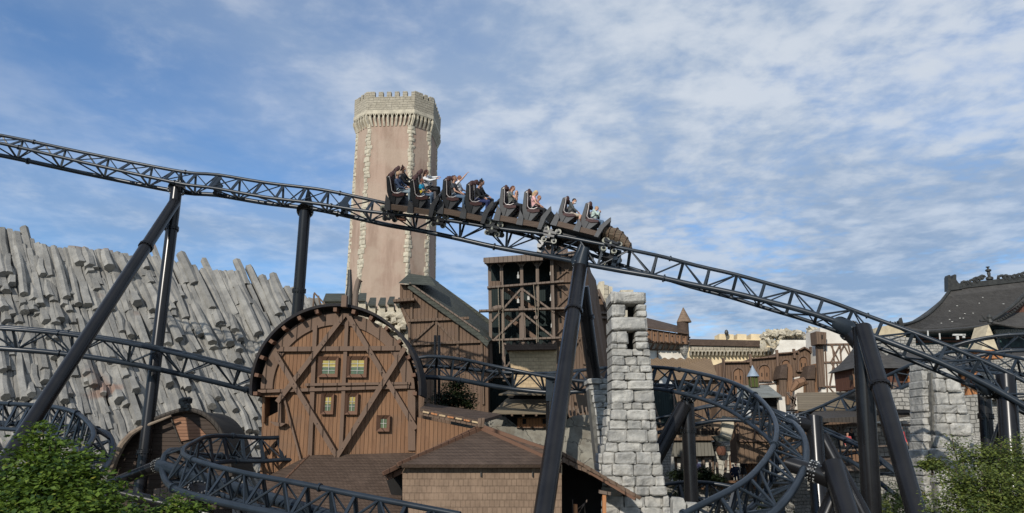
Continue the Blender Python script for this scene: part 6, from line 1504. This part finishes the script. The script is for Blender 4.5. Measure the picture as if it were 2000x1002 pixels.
# ---------------------------------------------------------------- the train
def train():
    c, t, l, n = T1.at_px(990)
    th = thing('coaster_train', 'roller coaster train of four dark cars with riders, rolling down the high track', 'coaster train', c)
    def fr(px): c, t, l, n = T1.at_px(px); return c, Matrix((t, l, n)).transposed()
    # cars by the px of their middle
    cars = [(1122, 1), (1015, 2), (906, 3), (806, 4)]
    zs = lambda z: z if z < .5 else .5 + (z - .5) * 1.16
    seats = []
    for cpx, idx in cars:
        c, X = fr(cpx); Pt = lambda x, y, z: c + X @ Vector((x, y, zs(z)))
        def prof(m, pts, y0, y1):       # side profile (x,z) given a thickness in y
            m.prism([Pt(x, y0, z) for x, z in pts], X @ Vector((0, y1 - y0, 0)))
        m = MB(); m.box(Pt(0, 0, .36), 2.30, 1.5, .16, X); car = m.build('car', M['panel'], th)
        def sub(name, mat, fn, smooth=False): m = MB(); fn(m); return m.build(name, mat, car, smooth)
        sub('side_skirt', M['deckwood'], lambda m: prof(m, [(-1.10, .27), (1.12, .27), (1.15, .52), (-1.06, .53)], -.79, -.74))
        sub('side_skirt', M['deckwood'], lambda m: prof(m, [(-1.10, .27), (1.12, .27), (1.15, .52), (-1.06, .53)], .74, .79))
        sub('underframe', M['seatblack'], lambda m: m.box(Pt(0, 0, .20), 2.3, .7, .2, X))
        for x0, x1, zt in ((-1.16, -.86, .92), (-.06, .24, .86)):
            for sy in (-1, 1): sub('side_panel', M['panel'], lambda m: prof(m, [(x0, .24), (x1, .24), (x1 - .02, zt - .25), (x0 + .06, zt)], sy * .815 - .02, sy * .815 + .02))
        # slanting end shield
        for sy in (-1, 1):
            sub('end_shield', M['panel'], lambda m: prof(m, [(.96, .20), (1.14, .20), (1.24, .70), (1.42, 1.06), (1.36, 1.22), (1.30, 1.16), (1.02, .74)], sy * .80 - .05, sy * .80 + .05))
        sub('front_panel', M['panel'], lambda m: m.prism([Pt(1.0, -.74, .5), Pt(1.0, .74, .5), Pt(1.28, .74, 1.1), Pt(1.28, -.74, 1.1)], X @ Vector((.07, 0, 0))))
        for rx in (-.62, .50):
            for sy in (-1, 1):
                y = sy * .43
                def shell(m): prof(m, [(rx - .28, .50), (rx - .10, .50), (rx - .06, .84), (rx - .28, .98), (rx - .40, 1.60), (rx - .47, 1.68), (rx - .53, 1.62), (rx - .47, 1.0)], y - .26, y + .26)
                st = sub('seat', M['seatblack'], shell)
                sub('seat_pad', M['padding'], lambda m: (prof(m, [(rx - .20, .99), (rx + .34, 1.04), (rx + .36, .95), (rx + .05, .86), (rx - .22, .88)], y - .27, y + .27), prof(m, [(rx - .25, 1.0), (rx - .32, 1.52), (rx - .40, 1.72), (rx - .46, 1.72), (rx - .42, 1.3), (rx - .36, .95)], y - .21, y + .21)))
                sub('seat_wedge', M['panel'], lambda m: prof(m, [(rx - .28, .45), (rx + .0, .45), (rx + .34, .94), (rx - .26, .96)], y - .22, y + .22))
                sub('headrest', M['padding'], lambda m: (m.ball(Pt(rx - .33, y - .16, 1.70), .09, 8, (1, .7, 1.5)), m.ball(Pt(rx - .33, y + .16, 1.70), .09, 8, (1, .7, 1.5)), m.box(Pt(rx - .36, y, 1.66), .06, .3, .1, X)))
                yo = y - .27
                sub('edge_tube', M['chrome'], lambda m: m.tube([Pt(rx - .44, yo, 1.62), Pt(rx - .38, yo, 1.68), Pt(rx - .33, yo, 1.5), Pt(rx - .24, yo, 1.08), Pt(rx - .12, yo, 1.0), Pt(rx + .08, yo, 1.02), Pt(rx + .22, yo, 1.10)], .018, 6), True)
                sub('lap_bar', M['seatblack'], lambda m: m.tube([Pt(rx - .05, y - .26, 1.02), Pt(rx + .12, y - .26, 1.22), Pt(rx + .22, y - .2, 1.26), Pt(rx + .22, y + .2, 1.26), Pt(rx + .12, y + .26, 1.22), Pt(rx - .05, y + .26, 1.02)], .03, 6), True)
                seats.append((idx, rx, sy, Pt(rx + .0, y, .98), X))
        # foot well shadow board
        sub('floor', M['seatblack'], lambda m: m.box(Pt(0, 0, .47), 2.1, 1.4, .05, X))
    # wheel assemblies at the joints
    for px in (1193, 1080, 968, 862, 768):
        c, X = fr(px); Pt = lambda x, y, z: c + X @ Vector((x, y, z)); L = X @ Vector((0, 1, 0))
        for sy in (-1, 1):
            y = sy * (G / 2); m = MB()
            m.box(Pt(0, y + sy * .2, .05), .62, .07, .12, X); m.box(Pt(0, y + sy * .2, -.12), .5, .06, .10, X); m.box(Pt(0, y + sy * .12, -.04), .14, .2, .42, X)
            bg = m.build('wheel_bogie', M['seatblack'], th)
            for wx, wz, wr in ((-.31, .22, .175), (.31, .20, .15), (-.24, -.27, .13), (.24, -.27, .13)):
                m = MB(); m.lathe(Pt(wx, y - .04, wz), [(wr, 0), (wr, .08)], 16, L); m.build('wheel', M['wheel'], bg, True)
                m = MB(); m.lathe(Pt(wx, y + sy * .05 - .008 - (.03 if sy < 0 else -.0), wz), [(wr * .55, 0), (wr * .55, .02)], 12, L); m.lathe(Pt(wx, y - sy * -.15 - .01, wz), [(wr * .35, 0), (wr * .35, .02)], 10, L); m.build('hub', M['seatblack'], bg, True)
            m = MB(); m.lathe(Pt(0, y + sy * .16, -.02), [(.08, -.07), (.08, .07)], 12, X @ Vector((0, 0, 1))); m.build('side_wheel', M['wheel'], bg, True)
        m = MB(); m.box(Pt(0, 0, .16), .16, G + .3, .14, X); m.box(Pt(0, 0, -.25), .5, .28, .30, X); m.build('axle', M['seatblack'], th)
    # rusted tail roller under the last car
    c, X = fr(778); m = MB(); m.lathe(c + X @ Vector((0, -.45, -.22)), [(.10, 0), (.10, .5)], 10, X @ Vector((1, 0, 0))); m.build('tail_roller', M['redbrown'], th, True)
    # nose: a bent wooden beast's back with scales
    c, X = fr(1122); Pt = lambda x, y, z: c + X @ Vector((x * 1.08 + 1.62, y, z * .95 + .2))
    m = MB(); S = [(-.38, .28, .92, .62), (-.2, .30, 1.04, .60), (.05, .30, 1.06, .56), (.3, .24, .95, .50), (.55, .16, .74, .42), (.76, .10, .50, .34), (.86, .06, .30, .22)]
    vs = []; N = 12
    for x, z0, z1, hw in S:
        for k in range(N): a = 2 * math.pi * k / N; vs.append(Pt(x + .04 * math.sin(a), hw * math.cos(a), (z0 + z1) / 2 + (z1 - z0) / 2 * math.sin(a)))
    m.add(vs, [(i * N + k, i * N + (k + 1) % N, (i + 1) * N + (k + 1) % N, (i + 1) * N + k) for i in range(len(S) - 1) for k in range(N)] + [tuple(range(N)), tuple(range(len(vs) - N, len(vs)))])
    nose = m.build('nose', M['nosew'], th)
    for i in range(6):
        x, z0, z1, hw = S[i]; m = MB(); m.tube([Pt(x + .02, hw * 1.03 * math.cos(a), (z0 + z1) / 2 + (z1 - z0) / 2 * 1.05 * math.sin(a)) for a in [j * math.pi / 8 for j in range(-2, 11)]], .035, 6); m.build('hoop', M['tower_wood'], nose, True)
    m = MB(); m.tube([Pt(-.42, -.25, .9), Pt(-.42, -.25, 1.28), Pt(-.36, -.2, 1.36), Pt(-.32, -.2, 1.1)], [.06, .05, .03, .02], 8); m.build('horn', M['tower_wood'], nose, True)
    return seats
SEATS = train()
def S(i, rx, sy):
    for s_ in SEATS:
        if s_[0] == i and s_[2] == sy and (s_[1] > 0) == (rx > 0): return s_
navy = (.02, .03, .06); black = (.012, .012, .014); grey = (.07, .075, .075); jean = (.09, .14, .21); pale = (.60, .60, .60); white = (.75, .75, .75)
RID = [
 (1, 1, -1, 'child in a pale green top and jeans in the front seat, hands by the face', 'face', ((.45, .55, .50), jean), dict(k=.88, haircol=(.35, .26, .17), shoes=(.6, .6, .6))),
 (1, -1, -1, 'masked rider in a charcoal top and beige shorts in the second row', 'lap', (grey, (.42, .35, .27)), dict(mask=white, bare_legs=True, haircol=black)),
 (2, 1, -1, 'blonde rider with a ponytail, pink vest and black trousers, third row, near seat', 'lap', ((.75, .42, .40), black), dict(hair='tail', haircol=(.5, .38, .22), bare_arms=True, shoes=(.5, .5, .5), k=.97)),
 (2, 1, 1, 'rider in a salmon top beyond the blonde ponytailed rider', 'lap', ((.55, .16, .12), black), dict(hair='short', haircol=(.3, .14, .08), k=.92)),
 (2, -1, -1, 'brown haired rider in a grey T-shirt, hands at mouth, fourth row', 'face', ((.13, .135, .12), black), dict(hair='long', haircol=(.12, .05, .03), bare_arms=True, shoes=(.65, .65, .65))),
 (2, -1, 1, 'masked red haired rider in white beyond the one in the grey T-shirt', 'lap', (pale, black), dict(mask=white, haircol=(.18, .06, .03), k=.9)),
 (3, 1, -1, 'dark haired rider in a navy jacket and navy trousers leaning forward, fifth row', 'lap', (black, (.02, .03, .10)), dict(hair='wild', haircol=(.04, .02, .015), shoes=(.05, .03, .03), lean=.06)),
 (3, 1, 1, 'rider with spiky dark hair and black jacket beyond the navy-clad rider', 'lap', (black, black), dict(hair='wild', haircol=black)),
 (3, -1, -1, 'stocky rider with cropped hair, dark T-shirt and jeans, sixth row', 'lap', ((.05, .055, .065), jean), dict(hair='short', haircol=(.22, .12, .08), bare_arms=True)),
 (3, -1, 1, 'rider in a white T-shirt raising one arm beyond the stocky rider', 'one', (white, navy), dict(hair='short', haircol=(.25, .11, .07), bare_arms=True)),
 (4, 1, -1, 'child in a blue and yellow shirt with a pink mask, seventh row', 'lap', ((.02, .28, .45), jean), dict(k=.82, mask=(.7, .2, .28), haircol=(.12, .05, .03), bare_arms=True, halves=(.62, .48, .04), shoes=(.55, .55, .55))),
 (4, 1, 1, 'dark haired rider in a white top stretching both arms forward beyond the masked child', 'fwd', (white, black), dict(hair='long', haircol=(.05, .02, .015))),
 (4, -1, -1, 'blond masked rider in a navy jumper and pale jeans in the last row', 'lap', ((.04, .06, .11), (.22, .28, .32)), dict(mask=white, haircol=(.42, .28, .17))),
 (4, -1, 1, 'masked rider with wavy dark hair and a black printed jacket in the last row', 'lap', (black, black), dict(hair='wild', haircol=(.04, .015, .012), mask=white)),
]
for i, rx, sy, lab, arms, col, kw in RID:
    s_ = S(i, rx, sy); kw = dict(kw); lean = kw.pop('lean', 0.0)
    kw['k'] = kw.get('k', 1.0) * 1.13; person(lab, s_[4], s_[3] + s_[4] @ Vector((.07, 0, .01)), seated(arms, lean), col, **kw)
# people in the village square
def standing(arms='side', step=.0):
    J = dict(pel=(0, 0, .93), chest=(.0, 0, 1.24), neck=(0, 0, 1.43), head=(.02, 0, 1.59), shL=(0, .18, 1.37), shR=(0, -.18, 1.37), hipL=(0, .09, .90), hipR=(0, -.09, .90), knL=(.03 + step, .10, .48), knR=(.03 - step, -.10, .48), anL=(step * 1.4, .10, .08), anR=(-step * 1.4, -.10, .08), toL=(.15 + step * 1.4, .11, .03), toR=(.15 - step * 1.4, -.11, .03))
    for s_, y in (('L', 1), ('R', -1)):
        if arms == 'side': J['el' + s_] = (-.03, .25 * y, 1.08); J['wr' + s_] = (.08, .25 * y, .84)
        else: J['el' + s_] = (.10, .24 * y, 1.12); J['wr' + s_] = (.24, .08 * y, 1.28)
    return J
def walker(px, py, Y, lab, rot, col, **kw):
    X = Matrix.Rotation(math.radians(rot), 3, 'Z'); arms = kw.pop('arms', 'side'); st = kw.pop('step', .05); kneel = kw.pop('crouch', False)
    o = W(px, py, Y); J = standing(arms, st)
    if kneel: J = {k_: (v[0], v[1], v[2] - .42 if k_[:2] in ('pe', 'ch', 'ne', 'he', 'sh', 'el', 'wr', 'hi') else v[2]) for k_, v in J.items()}; J['knL'] = (.36, .14, .50); J['knR'] = (.36, -.14, .50); J['anL'] = (.0, .1, .08); J['anR'] = (0, -.1, .08)
    person(lab, X, o, J, col, group='visitors standing in the village', vox=.02, **kw)
walker(1454, 944, 52.2, 'visitor in a black top and skirt standing by the shed post', -80, (black, black), hair='long', haircol=(.12, .05, .03), skirt=True, arms='hold')
walker(1440, 950, 51.9, 'visitor in a dark blue jacket behind the plank rail, right one of the pair', -100, (navy, navy), haircol=(.3, .14, .09), k=.9)
walker(1434.5, 950, 52.0, 'visitor in dark clothes with white collar, left one of the pair at the rail', -70, (navy, black), haircol=(.35, .17, .1), mask=white, k=.85)
walker(1364, 948, 52.5, 'visitor in a pale lilac top beside the upright support', -90, ((.45, .38, .58), (.5, .42, .36)), haircol=(.35, .25, .18), bare_arms=True)
walker(1485, 925, 55.0, 'visitor in a dark jacket and blue jeans near the tilted plank roof', -120, (black, jean), haircol=(.1, .05, .03))
walker(1668, 895, 42.2, 'visitor in black standing in the open shelter', -60, (black, black), haircol=black, k=.95)
walker(1660, 894, 41.6, 'visitor in a red and white top in the open shelter', -90, ((.45, .08, .08), black), haircol=(.3, .15, .1), k=.8)
walker(1766, 893, 41.5, 'visitor in a red top beside the shelter post left of the flaring pillar', -70, ((.55, .06, .07), (.5, .45, .42)), haircol=(.1, .04, .03), bare_legs=True, k=.95)
m = MB(); m.prism([W(1900, 902, 39.5), W(2120, 902, 39.5), W(2120, 896, 46), W(1900, 896, 46)], (0, 0, -4)); o = m.build('upper_path', M['rubble']); o['kind'] = 'structure'
walker(1961, 900, 40.5, 'visitor in a pink top behind the shrub near the right edge', -100, ((.6, .25, .25), black), haircol=(.2, .1, .07), k=.95)

# ---------------------------------------------------------------- plants
def crown(mb, blobs, n, size, rr, flat=.35, clump=26, spread=.32):
    """leaves in small sprays around the surface and inside of each blob"""
    tot = sum(b[1] ** 2 for b in blobs)
    for c, r, sq in blobs:
        k = max(1, int(n * r * r / tot / clump))
        for i in range(k):
            d = Vector((rr.gauss(0, 1), rr.gauss(0, 1), rr.gauss(0, 1))).normalized(); rad = r * (rr.uniform(.12, 1.0) ** .5) * (1 + .55 * noise.noise(d * 1.9 + c * 3))
            pc = c + Vector((d.x * rad, d.y * rad, d.z * rad * sq)); tn0 = rr.uniform(0, .55) + .25 * max(0, d.z); sp = spread * rr.uniform(.6, 1.3)
            ax = (d + Vector((0, 0, .3))).normalized()
            for j in range(clump):
                q = pc + Vector((rr.gauss(0, sp * .5), rr.gauss(0, sp * .5), rr.gauss(0, sp * flat * .5)))
                nrm = (Vector((rr.gauss(0, .5), rr.gauss(0, .5), 1)) + ax * .4).normalized(); u = nrm.orthogonal().normalized()
                u = (Matrix.Rotation(rr.uniform(0, 6.28), 3, nrm) @ u); v = nrm.cross(u); L = size * rr.uniform(.6, 1.3)
                mb.tn = min(.99, max(.01, tn0 + rr.uniform(-.15, .2) + (.35 if rr.random() < .03 else 0)))
                b0 = len(mb.v); mb.v += [q - u * L * .5, q - u * L * .05 + v * L * .34, q + u * L * .55 - nrm * L * .1, q - u * L * .05 - v * L * .34]
                mb.f.append((b0, b0 + 1, b0 + 2, b0 + 3)); mb.m.append(0); mb.tone.append(mb.tn)
def plant(name, label, cat, base, blobs, n, size, mat, seed, group=None, clump=26, spread=.32, flat=.35, br=.06):
    rr = random.Random(seed); th = thing(name, label, cat, base, group); m = MB()
    crown(m, blobs, n, size, rr, flat, clump, spread); m.build('crown', mat, th, False, fix=False)
    t = MB(); c0 = sum((b[0] for b in blobs), Vector()) / len(blobs); fork = Vector(base).lerp(c0, .45)
    t.tube([Vector(base), Vector(base).lerp(fork, .5) + Vector((.05, .03, 0)), fork], [br * 1.8, br * 1.5, br * 1.2], 8); t.build('trunk', M['bark'], th, True)
    for c, r, sq in blobs[:14]:
        t = MB(); mid = fork.lerp(c, .5) + Vector((rr.uniform(-.1, .1), rr.uniform(-.1, .1), -.05)); t.tube([fork, mid, c, c + (c - fork).normalized() * r * .7], [br, br * .6, br * .35, br * .1], 6); t.build('limb', M['bark'], th, True)
    return th
def bl(px, py, Y, rpx, sq=.8): return (W(px, py, Y), rpx * pxm(px, py, Y), sq)
plant('maple', 'leafy green maple in the bottom left corner in front of the tracks', 'tree', W(110, 1300, 13), [bl(84, 838, 13.2, 14, 1.2), bl(74, 860, 13, 22, .8), bl(108, 868, 12.9, 20, .7), bl(55, 885, 12.8, 24, .6), bl(98, 893, 12.5, 30, .7), bl(152, 892, 12.8, 26, .5), bl(132, 915, 12.4, 30, .6), bl(172, 926, 12.5, 26, .5), bl(60, 918, 12.4, 32, .6), bl(105, 935, 12.1, 38, .7), bl(195, 950, 12.5, 28, .6), bl(150, 958, 12.1, 38, .7), bl(20, 945, 12.4, 30, .6), bl(60, 965, 12, 44, .7), bl(205, 985, 12.2, 36, .6), bl(110, 985, 11.8, 48, .7), bl(-15, 975, 12.3, 40), bl(20, 1005, 11.9, 50), bl(160, 1008, 11.7, 50), bl(230, 1012, 12, 40, .7), bl(2, 905, 12.9, 14, .6), bl(262, 1006, 12.3, 18, .6)], 13500, .088, M['leaf'], 1, clump=22, spread=.34, flat=.2, br=.045)
plant('maple_sapling', 'small leafy top poking up under the near bend right of the maple', 'shrub', W(350, 1300, 13.5), [bl(345, 985, 13.5, 26, .8), bl(375, 998, 13.4, 26, .7), bl(320, 1005, 13.4, 24), bl(355, 1020, 13.2, 40)], 2200, .075, M['leaf'], 2, clump=14, spread=.2, br=.02)
plant('big_shrub', 'large loose green shrub in the bottom right corner before the flaring pillar', 'shrub', W(1930, 1300, 16), [bl(1862, 866, 17.5, 16, 1), bl(1878, 890, 17, 26), bl(1925, 895, 16.8, 34), bl(1965, 905, 16.6, 46), bl(2010, 900, 16.6, 50), bl(1875, 945, 16.2, 48), bl(1920, 950, 15.8, 62), bl(1980, 960, 15.5, 70), bl(1870, 990, 15.6, 52), bl(1930, 1010, 15, 75), bl(2020, 1010, 15, 80), bl(1955, 872, 17.4, 16, 1), bl(1850, 915, 17, 20, .7), bl(1985, 862, 17, 14)], 21000, .064, M['leaf2'], 3, clump=22, spread=.26, flat=.6, br=.04)
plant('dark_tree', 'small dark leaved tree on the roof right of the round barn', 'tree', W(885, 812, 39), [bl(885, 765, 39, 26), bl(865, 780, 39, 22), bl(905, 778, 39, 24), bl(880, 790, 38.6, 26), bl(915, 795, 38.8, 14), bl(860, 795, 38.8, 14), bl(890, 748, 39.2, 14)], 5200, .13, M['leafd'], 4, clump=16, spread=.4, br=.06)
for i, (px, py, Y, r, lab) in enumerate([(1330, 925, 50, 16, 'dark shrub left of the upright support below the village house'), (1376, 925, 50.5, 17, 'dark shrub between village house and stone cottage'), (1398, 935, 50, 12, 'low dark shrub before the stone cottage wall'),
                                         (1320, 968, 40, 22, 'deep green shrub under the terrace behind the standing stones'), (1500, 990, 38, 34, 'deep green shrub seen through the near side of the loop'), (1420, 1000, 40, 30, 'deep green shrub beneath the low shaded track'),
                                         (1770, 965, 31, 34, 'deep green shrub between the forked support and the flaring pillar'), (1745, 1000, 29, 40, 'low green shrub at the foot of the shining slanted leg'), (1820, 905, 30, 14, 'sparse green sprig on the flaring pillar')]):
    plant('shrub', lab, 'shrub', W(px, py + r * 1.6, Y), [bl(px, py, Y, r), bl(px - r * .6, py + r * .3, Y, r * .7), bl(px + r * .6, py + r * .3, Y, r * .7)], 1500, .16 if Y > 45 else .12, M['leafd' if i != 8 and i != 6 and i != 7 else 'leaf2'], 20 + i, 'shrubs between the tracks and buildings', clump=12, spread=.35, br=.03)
